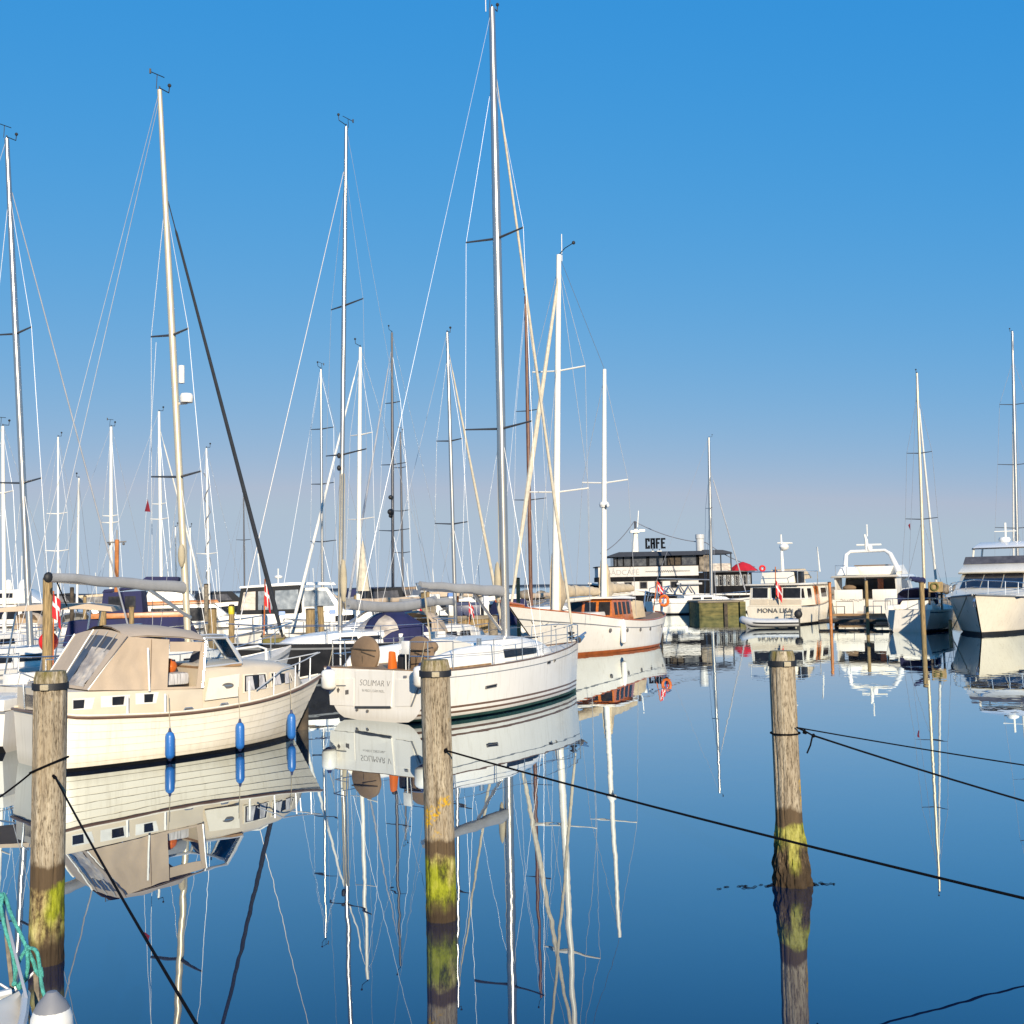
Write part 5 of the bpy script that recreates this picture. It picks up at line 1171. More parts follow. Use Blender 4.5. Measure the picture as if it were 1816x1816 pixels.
# ================================================================== white flybridge yacht, stern to the camera
Q = Frame(foot(1536, 82), 62)
fy = thing('motor_yacht', 'white flybridge yacht seen from astern with radar arch and dark open cockpit', 'motor yacht', Q.o, Q.h)
qx = lambda x, y, c=0.0: Q.px(x, y, 'x', c)
HB = 2.35; dz = qx(1536,1063).z; oz = qx(1536,1024).z; cz = qx(1536,1004).z
QT = [(0,dz,HB,.1,HB*.85),(3,dz,HB+.1,3,HB*.92),(8,dz+.3,HB,8,HB*.8),(11,dz+.75,HB*.6,10.4,HB*.35),(13,dz+1,.05,11.9,.03)]
qst = hull(fy, QT, [(0,0),(.35,1),(.38,0),(('z',.12),2)], ['gelcoat','stripe_grey','antifoul_black'], 'deck_white', q=.45)
MB().box((-.9,-HB+.2,.35),(-.02,HB-.2,.5)).build('bathing_platform', 'teak', fy)
MB().box((.02,-HB+.15,dz),(.22,-.5,dz+.72)).box((.02,.2,dz),(.22,HB-.15,dz+.72)).build('cockpit_bulwark', 'gelcoat', fy, bev=.04)
sal = MB().prof([(2.2,dz),(2.3,oz),(8.5,oz),(10.2,dz)], HB-.35, HB-.55).build('saloon', 'gelcoat', fy, bev=.03)
MB().box((2.1,-HB+.55,dz+.05),(2.196,HB-.6,oz-.1)).build('saloon_door', 'glass_dark', fy); MB().box((2.05,-.95,dz+.05),(2.098,-.55,oz-.1)).build('door_frame', 'varnish', fy)
for sg in (-1,1):
    MB().prism([(.4,sg*(HB-.15),dz+.7),(1.1,sg*(HB-.15),dz),(2.3,sg*(HB-.15),dz),(2.3,sg*(HB-.15),oz),(.2,sg*(HB-.15),oz)], (0,-sg*.12,0)).build('side_wing', 'gelcoat', fy)
    sidewin(sal, 'window', [(3.0,dz+.7),(7.6,dz+.75),(7.0,oz-.25),(3.1,oz-.25)], lambda z: HB-.35-.2*(z-dz)/(oz-dz), sg)
MB().prof([(-.1,oz),(-.25,oz+.16),(7.8,oz+.2),(8.6,oz)], HB+.1, HB-.1).build('flybridge_deck', 'gelcoat', fy, bev=.04)
MB().prof([(2.0,oz+.18),(1.6,cz),(6.4,cz+.15),(7.8,oz+.2)], HB-.45, HB-.6).build('flybridge_coaming', 'gelcoat', fy, bev=.06)
MB().box((2.5,-1.2,cz),(4.5,1.2,cz+.12)).build('flybridge_seats', 'canvas_brown', fy, bev=.04)
MB().prof([(.2,oz+.2),(.5,oz+.8),(1.5,oz+.85),(1.8,oz+.2)], .75, .45).build('covered_tender', 'gelcoat', fy, bev=.1).location = (0,1.3,0)
az = qx(1545,977,3.0).z
ar = [(1.9,HB-.55,oz+.2),(2.4,HB-.62,az-.25),(2.5,HB-.95,az),(2.5,-HB+1.25,az),(2.3,-HB+.85,az-.3),(1.5,-HB+.15,oz+.3)]
MB().tube(ar, [.20,.16,.13,.13,.17,.24], 8).build('radar_arch', 'gelcoat', fy, ang=60)
mp = qx(1537,976,2.5); MB().tube([mp, qx(1536,958,2.5), qx(1533,948,2.5)], [.16,.12,.07], 7).build('mast', 'mast_white', fy)
tubepart(fy, 'radar_scanner', 'mast_white', [qx(1519,966.5,2.5), qx(1563,965.5,2.5)], .07, 6); MB().ball(qx(1542,972,2.5), (.22,.22,.3)).build('radar_motor', 'plastic_white', fy)
tubepart(fy, 'antenna', 'plastic_white', [qx(1538,951,2.5), qx(1537,930,2.5)], .05, 5)
tubepart(fy, 'support_post', 'steel', [(.3,.0,dz+.7),(.3,.0,oz)], .05, 6)
tubepart(fy, 'name_script', 'ink_pale', [(-.012, 1.75-.045*i, dz-.05+.055*math.sin(i*1.3)+.05*math.sin(i*.37+1)) for i in range(38)], .018, 4)
for sg in (-1,1): tubepart(fy, 'stern_rail', 'steel', [(-.85,sg*1.9,.5),(-.85,sg*1.9,1.4),(-.85,sg*.7,1.4),(-.85,sg*.7,.5)], .035, 6)
MB().ball((.5,1.2,dz+.85),(.3,.5,.22)).build('cockpit_cushion', 'canvas_brown', fy)
tubepart(fy, 'flybridge_rail', 'steel', [(.1,HB-.3,oz+.16),(0,HB-.3,oz+.9),(0,HB-1.1,oz+.9),(0,HB-1.1,oz+.16)], .03, 5)

# ================================================================== big motor yacht, bow on, at the right edge
Rb = foot(1741, 58); RH = -121; Rv = Vector((math.cos(RAD(RH)), math.sin(RAD(RH)), 0)); RL = 13.5
R = Frame(Rb-Rv*(RL-1.0), RH)
ry = thing('motor_yacht', 'large cream motor yacht bow-on, dark raked windscreen and flybridge screen', 'motor yacht', R.o, R.h)
rx = lambda x, y, c: R.px(x, y, 'x', c)
sz = R.px(1722,1071,'y',0).z
RT = [(0,1.5,2.0,.2,1.8),(4,1.5,2.25,4,2.0),(8,1.75,2.2,8,1.7),(11,1.95,1.7,10.6,1.0),(13,2.05,.75,11.9,.35),(14.3,2.12,.05,12.5,.02)]
rst = hull(ry, RT, [(0,1),(.04,0),(('z',.16),2)], ['gelcoat_cream','stripe_grey','antifoul_black'], 'deck_white', q=.75, n=30)
for sg in (-1,1): tubepart(ry, 'rub_rail', 'stripe_grey', sheer(rst, sg, -.02, .03), .045, 6)
hs_ = MB().prof([(1.5,1.6),(1.6,3.15),(6.9,3.15),(8.9,2.25),(11.2,2.05),(11.6,1.95)], 1.98, 1.72).build('deckhouse', 'gelcoat_cream', ry, bev=.03)
def wsx(z): return 6.9+(3.15-z)*(2.0/.90)
for (a, b) in ((-1.52,-.56),(-.48,.48),(.56,1.52)):
    MB().prism([(wsx(2.36)+.01,a*1.03,2.36+.015),(wsx(2.36)+.01,b*1.03,2.36+.015),(wsx(3.08)+.01,b*.98,3.08+.015),(wsx(3.08)+.01,a*.98,3.08+.015)], (.012,0,.03)).build('windscreen', 'glass_dark', hs_)
for sg in (-1,1): sidewin(hs_, 'side_window', [(2.2,2.35),(7.2,2.35),(6.3,2.98),(2.3,2.98)], lambda z: 1.98-.26*(z-1.6)/1.55, sg)
fbz = 3.15
MB().prof([(.6,fbz),(.7,fbz+.56),(6.1,fbz+.56),(7.3,fbz+.10),(7.2,fbz)], 1.9, 1.78).build('flybridge', 'gelcoat_cream', ry, bev=.05)
MB().prof([(4.0,fbz+.56),(3.9,fbz+.98),(5.75,fbz+.98),(6.15,fbz+.56)], 1.78, 1.7).build('flybridge_screen', 'vinyl_smoke', ry)
MB().prof([(.6,fbz+1.6),(.8,fbz+1.8),(3.5,fbz+1.85),(4.6,fbz+1.5),(4.3,fbz+1.42)], 1.6, 1.2).build('hardtop', 'gelcoat', ry, bev=.06)
for sg in (-1,1):
    for x in (1.0,4.2): tubepart(ry, 'hardtop_post', 'gelcoat', [(x,sg*1.6,fbz+.5),(x+.1,sg*1.45,fbz+1.55)], .06, 6)
MB().lathe([(.02,0),(.3,.02),(.34,.15),(.28,.27),(.02,.3)], (2.6,0,fbz+1.85), 14).build('radar_dome', 'plastic_white', ry)
tubepart(ry, 'mast', 'mast_white', [(2.2,0,fbz+1.8),(2.0,0,fbz+3.0)], .06, 6); tubepart(ry, 'crosstree', 'mast_white', [(2.1,-.6,fbz+2.5),(2.1,.6,fbz+2.5)], .035, 5)
pts = [Vector((S[0]-.05,-max(.02,S[2]-.1),S[1]+.72)) for S in rst if S[0] > 7.5]; tubepart(ry, 'bow_rail', 'steel', pts+[Vector((p.x,-p.y,p.z)) for p in pts][::-1], .03, 6)
pts2 = [p-Vector((0,0,.36)) for p in pts]; tubepart(ry, 'bow_rail', 'steel', pts2+[Vector((p.x,-p.y,p.z)) for p in pts2][::-1], .02, 5)
for x in (8.2,9.6,10.9,12.1,13.2):
    b, z = sheer_at(rst, x)
    for sg in (-1,1): tubepart(ry, 'rail_post', 'steel', [(x+.2,sg*(b-.12),z),(x,sg*(b-.1),z+.72)], .022, 5)
MB().tube([(14.0,0,2.1),(14.45,0,1.75),(14.3,.0,1.5)], .06, 6).build('anchor', 'steel', ry)
rope('mooring_rope', 'pale bow line drooping from the big motor yacht to the water', sag(R.wor((13.4,-.5,2.0)), foot(1686,60,.1), .1), .03, 'rope_cream', 'pale mooring lines')

# ================================================================== second-row motor boats on the left
def cruiser(name, label, stern_px, Y, head, L, B, fb, cabins, group='motor boats in the second row', hm='gelcoat', dm='deck_white', stripe='stripe_grey'):
    F = Frame(foot(stern_px, Y), head); t = thing(name, label, 'motorboat', F.o, F.h, group); b = B/2
    CT = [(0,fb[0],b*.92,.1,b*.8),(L*.3,fb[0],b,L*.3,b*.9),(L*.6,fb[1],b*.95,L*.58,b*.75),(L*.85,(fb[1]+fb[2])/2,b*.55,L*.8,b*.3),(L,fb[2],.04,L*.92,.02)]
    st = hull(t, CT, [(0,1),(.06,0),(('z',.14),2)], [hm,stripe,'antifoul_black'], dm, q=.5, n=18)
    for nm, pts, wb, wt, m, wins in cabins:
        z0 = min(p[1] for p in pts); z1 = max(p[1] for p in pts); o_ = MB().prof(pts, wb, wt).build(nm, m, t, bev=.02)
        for wpts, wm in wins:
            for sg in (-1,1): sidewin(o_, 'window', wpts, lambda z: wb+(wt-wb)*(z-z0)/(z1-z0), sg, wm)
    pts = [Vector((S[0]-.05,-max(.02,S[2]-.08),S[1]+.6)) for S in st if S[0] > L*.5]; tubepart(t, 'bow_rail', 'steel', pts+[Vector((p.x,-p.y,p.z)) for p in pts][::-1], .022, 5)
    for f in (.55,.7,.85,.95):
        bb, z = sheer_at(st, L*f)
        for sg in (-1,1): tubepart(t, 'rail_post', 'steel', [(L*f,sg*(bb-.08),z),(L*f,sg*(bb-.08),z+.6)], .018, 5)
    return t, F, st
# cruiser with black enclosed wheelhouse canopy
t, F, st = cruiser('cabin_cruiser', 'white cruiser with black framed canopy over its aft deck, red flag in front', 418, 52, 8, 6.6, 2.9, (1.35,1.4,1.5), [
  ('aft_canopy', [(.15,1.95),(.35,3.12),(2.95,3.22),(3.05,1.95)], 1.28, 1.12, 'canvas_black', [([(.35,2.15),(.48,2.95),(1.0,2.98),(1.0,2.15)],'vinyl'),([(1.12,2.15),(1.12,2.98),(1.75,3.0),(1.75,2.15)],'glass_clear'),([(1.87,2.15),(1.87,3.0),(2.9,3.03),(2.9,2.15)],'glass_clear')]),
  ('superstructure', [(.1,1.35),(.1,2.0),(3.6,2.0),(4.6,2.1),(6.2,1.95),(6.3,1.4)], 1.32, 1.26, 'gelcoat', []),
  ('wheelhouse', [(3.06,2.0),(3.0,3.1),(4.2,3.1),(4.95,2.05)], 1.15, 1.0, 'gelcoat', [([(3.15,2.25),(3.15,2.98),(3.65,2.98),(3.65,2.25)],'glass_clear'),([(3.72,2.25),(3.72,2.98),(4.15,2.95),(4.55,2.25)],'glass_clear')]),
  ('roof', [(.3,3.13),(.3,3.22),(2.5,3.36),(4.5,3.34),(4.6,3.2),(3.0,3.24)], 1.25, 1.15, 'gelcoat', [])], hm='gelcoat')
for sg in (-1,1): MB().prism([(4.4,sg*1.325,1.55),(5.4,sg*1.32,1.6),(5.4,sg*1.315,1.85),(4.5,sg*1.315,1.82)], (0,sg*.015,0)).build('cabin_window', 'glass_dark', t)
MB().tube([(2.0,-1.0,3.3),(2.0,-1.0,4.0)], .03, 5).ball((2.0,-.8,3.62), (.2,.2,.1)).build('gps_dome', 'plastic_white', t)
tubepart(t, 'antenna', 'plastic_white', [(1.2,-.9,3.3),(1.1,-.9,4.7)], .03, 5)
fp_ = at(470,1035,47.5); ft = thing('furled_flag', 'red flag hanging limp before the black canopy cruiser', 'flag', (fp_.x, fp_.y, 0))
tubepart(ft, 'staff', 'varnish', [(-.06,0,.9),(0,0,fp_.z+.2)], .03, 6); flag(ft, 'cloth', (0,0,fp_.z), (.5,-.3,0), .55, .9, droop=.8)
# navy-covered wooden boat with orange mast
t, F, st = cruiser('wooden_motor_boat', 'white hulled boat under navy canvas with short orange wooden mast', 92, 44, 12, 8.0, 2.9, (1.05,1.1,1.4), [
  ('canvas_cover', [(.6,1.05),(.8,2.0),(5.0,2.1),(5.5,1.1)], 1.3, 1.2, 'canvas_navy', []),
  ('deckhouse', [(1.9,2.0),(2.0,3.05),(3.4,3.1),(3.5,2.0)], 1.0, .9, 'canvas_navy', [([(2.2,2.4),(2.2,2.9),(2.7,2.9),(2.7,2.4)],'glass_dark'),([(2.8,2.4),(2.8,2.9),(3.2,2.9),(3.2,2.4)],'glass_dark')]),
  ('varnished_coaming', [(1.6,2.06),(1.6,2.26),(5.0,2.26),(5.0,2.06)], 1.22, 1.2, 'wood_orange', [])])
F_ = F; mfoot = F.px(206,1065,'y',0); mtop = F.px(207.5,957,'y',0)
m_ = tubepart(t, 'mast', 'wood_orange', [(mfoot.x,0,2.0), mtop], .085, 8); tubepart(m_, 'topmast', 'ink_pale', [mtop, F.px(207.5,940,'y',0)], .03, 5)
c_ = F.px(207,962,'y',0); tubepart(m_, 'crosstree', 'ink', [c_+Vector((-.36,0,0)), c_+Vector((.36,0,.03))], .03, 5)
for s_ in (-.26,.26): MB().ball(c_+Vector((s_,-.02,-.06)), .055, 8).build('lantern', 'ink', m_)
# flybridge boats
t, F, st = cruiser('flybridge_cruiser', 'white flybridge cruiser under navy bimini beside the gold mast', 222, 52, 14, 7.5, 3.0, (1.25,1.35,1.6), [
  ('cabin', [(.8,1.3),(.9,2.45),(3.9,2.5),(5.2,1.4)], 1.2, 1.1, 'gelcoat', [([(1.2,1.7),(1.2,2.3),(2.2,2.3),(2.2,1.7)],'glass_dark'),([(2.4,1.7),(2.4,2.3),(3.7,2.3),(4.2,1.7)],'glass_dark')]),
  ('cabin_trim', [(.7,2.46),(.7,2.6),(4.1,2.64),(4.2,2.5)], 1.25, 1.2, 'wood_orange', []),
  ('flybridge', [(.9,2.6),(1.1,3.15),(2.6,3.3),(3.1,2.64)], 1.1, 1.0, 'gelcoat', []),
  ('bimini', [(-.9,3.05),(-.8,3.2),(.4,3.3),(1.0,3.75),(2.4,3.72),(2.4,3.55),(1.2,3.3)], 1.2, 1.15, 'canvas_navy', [])])
t, F, st = cruiser('flybridge_cruiser', 'white flybridge cruiser with two satellite domes at the photo edge', -30, 62, 6, 8.5, 3.0, (1.3,1.4,1.7), [
  ('cabin', [(.8,1.35),(.9,2.5),(4.4,2.55),(6.0,1.5)], 1.25, 1.1, 'gelcoat', [([(1.2,1.75),(1.2,2.35),(2.2,2.35),(2.2,1.75)],'glass_dark'),([(2.4,1.75),(2.4,2.35),(3.9,2.35),(4.6,1.75)],'glass_dark')]),
  ('flybridge', [(.5,2.56),(.7,3.3),(2.4,3.35),(3.4,2.6)], 1.2, 1.1, 'gelcoat', [([(.9,2.9),(.9,3.15),(1.9,3.15),(1.9,2.9)],'glass_dark')])])
for x, r_ in ((1.4,.22),(2.25,.3)): MB().lathe([(.05,0),(r_,.05),(r_*1.05,.3),(r_*.7,.55),(.02,.62)], (x,-.3,3.3), 12).build('satellite_dome', 'plastic_white', t)
tubepart(t, 'antenna', 'plastic_white', [(2.0,0,3.3),(2.0,0,5.2)], .025, 5)
# open boat carrying the long tan bimini
t, F, st = cruiser('open_motor_boat', 'open boat shaded by long tan bimini at the left edge', -40, 27, 14, 5.2, 2.2, (.95,.95,1.2), [
  ('console', [(2.0,1.0),(2.1,1.7),(2.7,1.75),(3.0,1.05)], .6, .5, 'gelcoat', []),
  ('bimini', [(.2,2.62),(.2,2.70),(1.6,2.80),(2.6,2.78),(3.1,2.70),(3.15,2.58),(2.4,2.66)], 1.15, 1.05, 'canvas_tan', [])])
for sg in (-1,1):
    for x in (.4,1.5,2.4): tubepart(t, 'bimini_pole', 'steel', [(x,sg*1.0,1.0),(x+.25,sg*1.08,2.65)], .022, 6)
# small outboard boat
t, F, st = cruiser('outboard_boat', 'small white boat with grey outboard motor tilted at its stern', 52, 22.5, 172, 4.2, 1.8, (.8,.85,1.0), [
  ('cabin', [(1.2,.8),(1.3,1.55),(3.0,1.5),(3.6,.9)], .75, .65, 'gelcoat', []), ('splash_well', [(.05,.8),(.05,1.02),(1.1,1.02),(1.1,.8)], .8, .78, 'gelcoat', [])], group='motor boats in the second row')
ob = MB().box((-.42,-.17,.72),(-.02,.17,1.32)).build('outboard_motor', 'plastic_grey', t, bev=.07); MB().box((-.3,-.08,-.3),(-.12,.08,.74)).build('outboard_leg', 'plastic_grey', ob); MB().box((-.44,-.18,.74),(-.01,.18,.88)).build('cowl_band', 'plastic_navy', ob, bev=.02)
# ================================================================== more second-row craft filling the basin behind the sloop
t, F, st = cruiser('cabin_cruiser', 'grey-topped cabin boat half hidden behind the navy sprayhood', 640, 58, 20, 7, 2.7, (1.2,1.25,1.5), [
  ('cabin', [(.8,1.2),(.9,2.3),(3.6,2.4),(4.6,1.3)], 1.15, 1.0, 'gelcoat', [([(1.1,1.6),(1.1,2.15),(2.1,2.2),(2.1,1.6)],'glass_dark'),([(2.3,1.6),(2.3,2.2),(3.4,2.2),(3.8,1.6)],'glass_dark')]),
  ('canopy', [(.0,2.32),(.2,3.0),(1.9,3.05),(2.2,2.4)], 1.1, 1.0, 'canvas_black', [([(.35,2.45),(.45,2.85),(1.7,2.9),(1.8,2.45)],'vinyl_smoke')])])
t, F, st = cruiser('cabin_cruiser', 'tan-canopied cabin boat beyond the timber jetty', 770, 60, 16, 6.5, 2.6, (1.15,1.2,1.4), [
  ('cabin', [(.8,1.15),(.9,2.1),(3.4,2.2),(4.4,1.25)], 1.1, 1.0, 'gelcoat', [([(1.1,1.5),(1.1,2.0),(2.1,2.05),(2.1,1.5)],'glass_dark'),([(2.3,1.5),(2.3,2.05),(3.2,2.05),(3.6,1.5)],'glass_dark')]),
  ('canopy', [(-.6,2.5),(-.5,2.75),(2.6,2.9),(3.2,2.75),(3.0,2.55)], 1.15, 1.05, 'canvas_tan', [])])
t, F, st = cruiser('cabin_cruiser', 'small cabin boat with navy cockpit tent beside the wooden mast', 868, 56, 24, 6, 2.4, (1.1,1.15,1.35), [
  ('cabin', [(1.8,1.1),(1.9,1.9),(3.8,1.95),(4.6,1.2)], 1.0, .9, 'gelcoat', [([(2.2,1.4),(2.2,1.8),(3.6,1.8),(3.8,1.4)],'glass_dark')]),
  ('cockpit_tent', [(.1,1.1),(.6,2.3),(1.7,2.35),(1.9,1.1)], 1.05, .7, 'canvas_navy', [])])
for lab, spx, Y, hd_, L, nm_, m_, hm_ in (
  ('white cabin boat with black canopy seen between gold mast and black genoa', 345, 72, 22, 7, 'canopy', 'canvas_black', 'gelcoat'),
  ('navy hulled cabin boat with tan canopy left of the rope-hung mast', 520, 74, 18, 7.5, 'canopy', 'canvas_tan', 'hull_navy'),
  ('white cabin boat with navy canopy right of the rope-hung mast', 612, 72, 24, 7, 'canopy', 'canvas_navy', 'gelcoat'),
  ('grey cabin boat with brown canopy below the twin dark masts', 690, 76, 16, 7.5, 'canopy', 'canvas_brown', 'gelcoat_grey'),
  ('white cabin boat with grey canopy above the golden jetty', 735, 70, 20, 6.5, 'canopy', 'canvas_grey', 'gelcoat'),
  ('white cabin boat with sand canopy moored near the rocks', 822, 74, 26, 7, 'canopy', 'canvas_sand', 'gelcoat'),
  ('cabin boat with black canopy far left behind the navy-covered boat', 60, 70, 14, 7.5, 'canopy', 'canvas_black', 'gelcoat'),
  ('cabin boat with sand canopy between the far left white masts', 128, 74, 20, 7, 'canopy', 'canvas_sand', 'gelcoat')):
    v = (spx % 7)*.04
    t, F, st = cruiser('cabin_cruiser', lab, spx, Y, hd_, L, 2.7, (1.2,1.25,1.5), [
      ('cabin', [(.8,1.2),(.9,2.2+v),(3.4,2.35+v),(4.6,1.35)], 1.15, 1.0, 'gelcoat', [([(1.1,1.6),(1.1,2.05),(2.1,2.1),(2.1,1.6)],'glass_dark'),([(2.3,1.6),(2.3,2.1),(3.3,2.1),(3.8,1.6)],'glass_dark')]),
      (nm_, [(-.1,2.25+v),(.2,2.85+v),(2.2,2.95+v),(2.9,2.3+v)], 1.1, .95, m_, [([(.35,2.38+v),(.5,2.72+v),(1.9,2.78+v),(2.2,2.38+v)],'vinyl_smoke')])], hm=hm_)
    tubepart(t, 'antenna', 'plastic_white', [(1.5,.6,2.8),(1.4,.6,4.2+3*v)], .022, 5)
    if spx % 2: tubepart(t, 'radar_arch', 'gelcoat', [(.6,-1.0,2.2),(.4,-.9,3.3),(.4,.9,3.3),(.6,1.0,2.2)], .06, 6)
# ================================================================== jetties, quay, breakwater
def jetty(name, label, xa, xb, Ya, Yb, z1, dep, m_top, m_side, planks, group='jetties', z0=-.6):
    a, b = foot(xa, Ya), foot(xb, Yb); d = (b-a); L = d.length; an = math.atan2(d.y, d.x)
    t = thing(name, label, 'jetty', a, an, group)
    MB().box((0,0,z1-.10),(L,dep,z1)).build('deck', m_top, t)
    mb = MB(); n = int(L/planks)
    for i in range(n): mb.box((i*planks+.012, -.05-.006*(i % 3), .15+.04*random.random()),((i+1)*planks-.012, -.003, z1-.12+.02*random.random()))
    mb.box((0,0,.3),(L,.1,z1-.102)); mb.build('plank_facing', m_side, t)
    k = max(2, int(L/3))
    for i in range(k): MB().tube([(L*(i+.5)/k,.25,z0),(L*(i+.5)/k,.25,z1-.1)], .13, 8).build('pile', 'timber_dark', t)
    MB().box((0,-.09,z1-.13),(L,-.055,z1+.02)).build('edge_beam', m_top, t)
    return t
jetty('timber_jetty', 'jetty faced with golden upright planks behind the sloop boom', 735, 882, 47, 47, 1.78, 2.2, 'timber_grey', 'timber_gold', .14)
jetty('timber_jetty', 'green-stained jetty edge behind the cream cruiser windscreen', 466, 600, 47, 48, 1.15, 2.0, 'timber_grey', 'timber_algae', .9)
jetty('timber_jetty', 'brown jetty end beyond the cream cruiser stern', -60, 34, 24.5, 24, .72, 1.6, 'timber_grey', 'timber_gold', .55)
jetty('timber_jetty', 'long grey jetty carrying the second row of boats', 60, 720, 66, 68, 1.2, 2.4, 'timber_grey', 'timber_dark', .9)
jetty('floating_pontoon', 'low dark pontoon under the white flybridge yacht', 1452, 1576, 73, 71, .42, 2.6, 'timber_dark', 'hull_black', 1.2)
a = foot(1240, 101); qw = thing('quay_block', 'squat quay block coated with green and yellow algae', 'quay', a)
MB().box((0,0,-.8),(3.9,6,1.15)).build('block', 'concrete_algae', qw, bev=.08); MB().box((-.1,-.1,1.15),(4.0,6.1,1.32)).build('coping', 'timber_grey', qw, bev=.02)
MB().box((2.2,-.28,-.5),(2.5,-.02,1.1)).build('fender_pile', 'timber_dark', qw); MB().box((3.6,-.35,-.5),(4.1,-.02,1.2)).build('fender_pile', 'concrete_algae', qw)
mb = MB(); rr = random.Random(4)
def boulder(c, r):
    s = rr.random()*50; b0 = len(mb.v); mb.ball(c, (r, r*rr.uniform(.7,1.1), r*rr.uniform(.55,.8)), 10)
    for i in range(b0, len(mb.v)):
        p = mb.v[i]; n_ = noise.noise(Vector((p.x*.9+s, p.y*.9, p.z*.9)))*.35*r; d = (p-Vector(c)).normalized(); mb.v[i] = p+d*n_
for i in range(150):
    x = -34+74*i/149; 
    for lay in range(2): boulder((x+rr.uniform(-.3,.3), 136+rr.uniform(-1.2,1.2)+lay*1.2, .25+lay*.85+rr.uniform(-.2,.3)), rr.uniform(.5,.95))
mb.build('breakwater', 'stone', ang=50); bw_ = bpy.data.objects['breakwater']; tag(bw_, 'breakwater of brown boulders closing the harbour basin', 'breakwater')
mb = MB()
for i in range(70):
    x = 41+16*i/69
    for lay in range(3): boulder((x+rr.uniform(-.3,.3), 108+rr.uniform(-1,1)+lay*1.0, .2+lay*.75+rr.uniform(-.2,.3)), rr.uniform(.45,.85))
o2_ = None
o_ = mb.build('breakwater', 'stone', ang=50); tag(o_, 'short boulder bank behind the brown posts near the big motor yacht', 'breakwater')

mb = MB()
for i in range(150):
    x = -50+54.8*i/149
    for lay in range(4): boulder((x+rr.uniform(-.25,.25), 86+rr.uniform(-.6,.6)+lay*.55, .25+lay*.62+rr.uniform(-.2,.25)), rr.uniform(.34,.68))
o_ = mb.build('breakwater', 'stone', ang=50); tag(o_, 'rough rock mole rising behind the sloop and the ketch bow', 'breakwater')
# ================================================================== slim timber posts among the moorings
def post(label, x, ytop, Y, wpx, m='timber_gold', band=None, lean=0, cap=None):
    b = foot(x, Y); r = wpx*.5*Y/FPX; tz = at(x, ytop, Y).z; t = thing('mooring_post', label, 'mooring post', b, 0, 'mooring posts among the boats')
    n = 18; secs = []
    for j in range(13):
        z = -.6+(tz+.6)*j/12; secs.append([(math.cos(2*math.pi*i/n)*r*(1+.05*noise.noise(Vector((i*.9,z*1.3,x)))) + lean*z, math.sin(2*math.pi*i/n)*r, z) for i in range(n)])
    MB().loft(secs, closed=True, cap=True).build('shaft', m, t, ang=60)
    MB().lathe([(r*1.02,0),(r*1.04,.01),(r*.9,.05),(.01,.06)], (lean*tz,0,tz-.01), n).build('cap', cap or 'timber_dark', t)
    if band: MB().lathe([(r*1.04,0),(r*1.09,.01),(r*1.09,.28),(r*1.04,.29)], (lean*(tz-.35),0,tz-.32), n).build('band', band, t)
    return t, b, tz
post('tall post in front of the red buoy left of the tan canopy', 83, 1027, 25.5, 16.5)
post('pale post before the navy-covered boat, left of its pair', 182, 1084, 36, 12)
post('shorter pale post before the navy-covered boat', 233, 1076, 38, 9)
post('post with brown top beside the white hull under the gold mast', 377, 1080, 40, 15, 'timber_gold')
post('post wearing a yellow band below the black canopy', 411, 1074, 42, 10, 'timber_gold', 'plastic_yellow')
post('stout post standing left of the rope-hung mast', 551, 1081, 44, 16)
post('slightly leaning post right beside the rope-hung mast', 574, 1076, 45, 11, lean=-.05)
post('dark thin post rising behind the tan canopy boats', 127, 1043, 52, 7, 'timber_dark')
post('weathered post right of the gold mast against the sky', 366, 1037, 50, 8, 'timber_grey')
post('brown post rising behind the sloop boom end', 752, 1052, 50, 8)
post('post close behind the sloop mast', 921, 1026, 54, 7)
post('post below the sloop mast with frayed rope', 876, 1092, 44, 16, 'timber_grey')
post('orange-brown post at the trawler yacht side', 1474, 1033, 70, 5.5, 'wood_orange')
post('brown post before the white flybridge yacht cockpit', 1539, 1030, 71, 6, 'timber_gold')
post('yellowed post in front of the shaded yacht transom', 1638, 1033, 60, 8.5, 'timber_gold')
post('pale stubby post between the shaded yacht and big motor yacht', 1686, 1100, 60, 6, 'timber_gold')
post('thin dark stake beside the ketch stern', 1174, 1048, 60, 3, 'timber_dark')
post('weed-covered brown pile in the dark gap right of the cruiser bow', 536, 1224, 24.6, 22, 'timber_dark')
post('golden post left of the grey boom, paired with a thin one', 760, 1050, 58, 6)
post('reddish post behind the golden jetty, right of the notice board', 812, 1048, 60, 6, 'wood_orange')
post('thin brown post above the golden jetty end', 848, 1052, 57, 5, 'timber_dark')
post('pale post rising from the rocks left of the wooden mast', 898, 1046, 66, 6, 'timber_grey')
post('brown post behind the rope-hung mast, against the boats', 632, 1056, 55, 7)
post('grey post between white boats below the twin dark masts', 668, 1058, 60, 6, 'timber_grey')
post('grey post in the gap right of the black genoa foot', 512, 1058, 60, 6, 'timber_grey')
post('thin pale post left of the wooden orange mast', 150, 1058, 58, 6)
for x_, Y_, z_, lab in ((500,47.4,1.15,'white shore-power pedestal on the green-stained jetty'),(590,48.4,1.15,'white shore-power pedestal by the leaning post'),(800,48.2,1.78,'white shore-power pedestal at the middle of the golden jetty'),(862,48.2,1.78,'white shore-power pedestal at the right end of the golden jetty')):
    b = foot(x_, Y_, z_); pd = thing('power_pedestal', lab, 'pedestal', b, .3, 'shore-power pedestals'); MB().box((-.11,-.09,0),(.11,.09,.82)).build('body', 'plastic_white', pd, bev=.02); MB().prof([(-.14,.82),(-.12,.98),(.12,.98),(.14,.82)], .12, .09).build('cap', 'plastic_blue', pd)
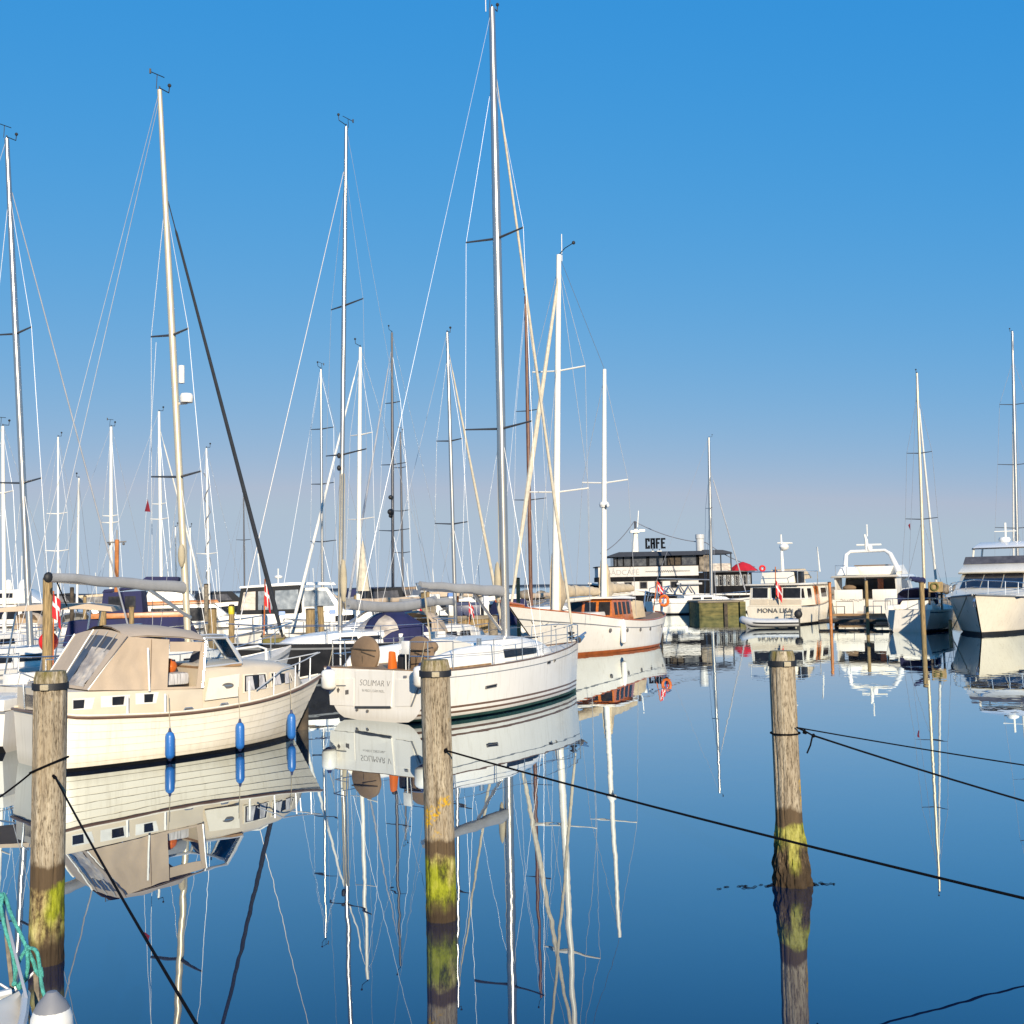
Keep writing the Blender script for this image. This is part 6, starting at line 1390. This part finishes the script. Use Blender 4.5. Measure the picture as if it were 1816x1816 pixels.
for x_, Y_, z_, lab, m_ in ((752,47.9,1.78,'brown dock box on the golden jetty','timber_grey'),(830,48.0,1.78,'navy dock box under the grey boom','plastic_navy')):
    b = foot(x_, Y_, z_); dbx = thing('dock_box', lab, 'dock box', b, .1, 'dock boxes'); MB().box((-.5,-.25,0),(.5,.25,.45)).build('body', m_, dbx, bev=.03); MB().prof([(-.54,.45),(-.5,.56),(.5,.56),(.54,.45)], .29, .24).build('lid', m_, dbx)
# buoy behind the tall post
bp_ = at(86, 1138, 26.4); bt = thing('marker_buoy', 'round red buoy hanging behind the tall left post', 'buoy', bp_)
MB().ball((0,0,0), (.22,.22,.24), 18).build('body', 'plastic_red', bt, ang=60); tubepart(bt, 'line', 'rope_cream', [(0,0,.22),(-.02,-.3,1.0)], .012, 5)
# small things on the jetty and quay
b = foot(772, 47.8, 1.78); sb_ = thing('notice_board', 'white notice board on the jetty below the grey boom', 'sign', b); tubepart(sb_, 'post', 'mast_white', [(0,0,0),(0,0,.95)], .03); z_ = at(772,1068,47.8).z-1.78
MB().box((-.22,-.03,z_),(.22,.0,z_+.34)).build('panel', 'plastic_white', sb_)
b = foot(1652, 64, .0); sb_ = thing('lifebuoy_stand', 'brown lifebuoy stand with round opening behind the yellowed post', 'lifebuoy stand', b)
z_ = at(1655,1050,64).z; MB().box((-.05,0,z_),(.75,.1,at(1655,1032,64).z)).build('board', 'timber_gold', sb_); tubepart(sb_, 'leg', 'timber_dark', [(0,.12,-.5),(0,.12,z_+.2)], .06); tubepart(sb_, 'leg', 'timber_dark', [(.7,.12,-.5),(.7,.12,z_+.2)], .06)
MB().tube([Vector((.25+.2*math.cos(q),-.06,z_+.3+.2*math.sin(q))) for q in [RAD(30*i) for i in range(13)]], .055, 8).build('ring', 'timber_algae', sb_)
for x, y, Y, lab, w, h in ((95,1068,25,'red flag with white cross beside the tall left post',.42,.55),(740,1082,46.5,'small red and white flag on the golden jetty',.45,.4),(832,1078,46.5,'red and white pennant under the grey boom',.4,.4)):
    p = at(x, y, Y); ft = thing('flag', lab, 'flag', (p.x,p.y,0), 0, 'small red and white flags'); tubepart(ft, 'staff', 'varnish', [(0,0,.8),(0,0,p.z+.25)], .016, 5); flag(ft, 'cloth', (0,0,p.z+.22), (.8,-.4,0), w, h, droop=.8)
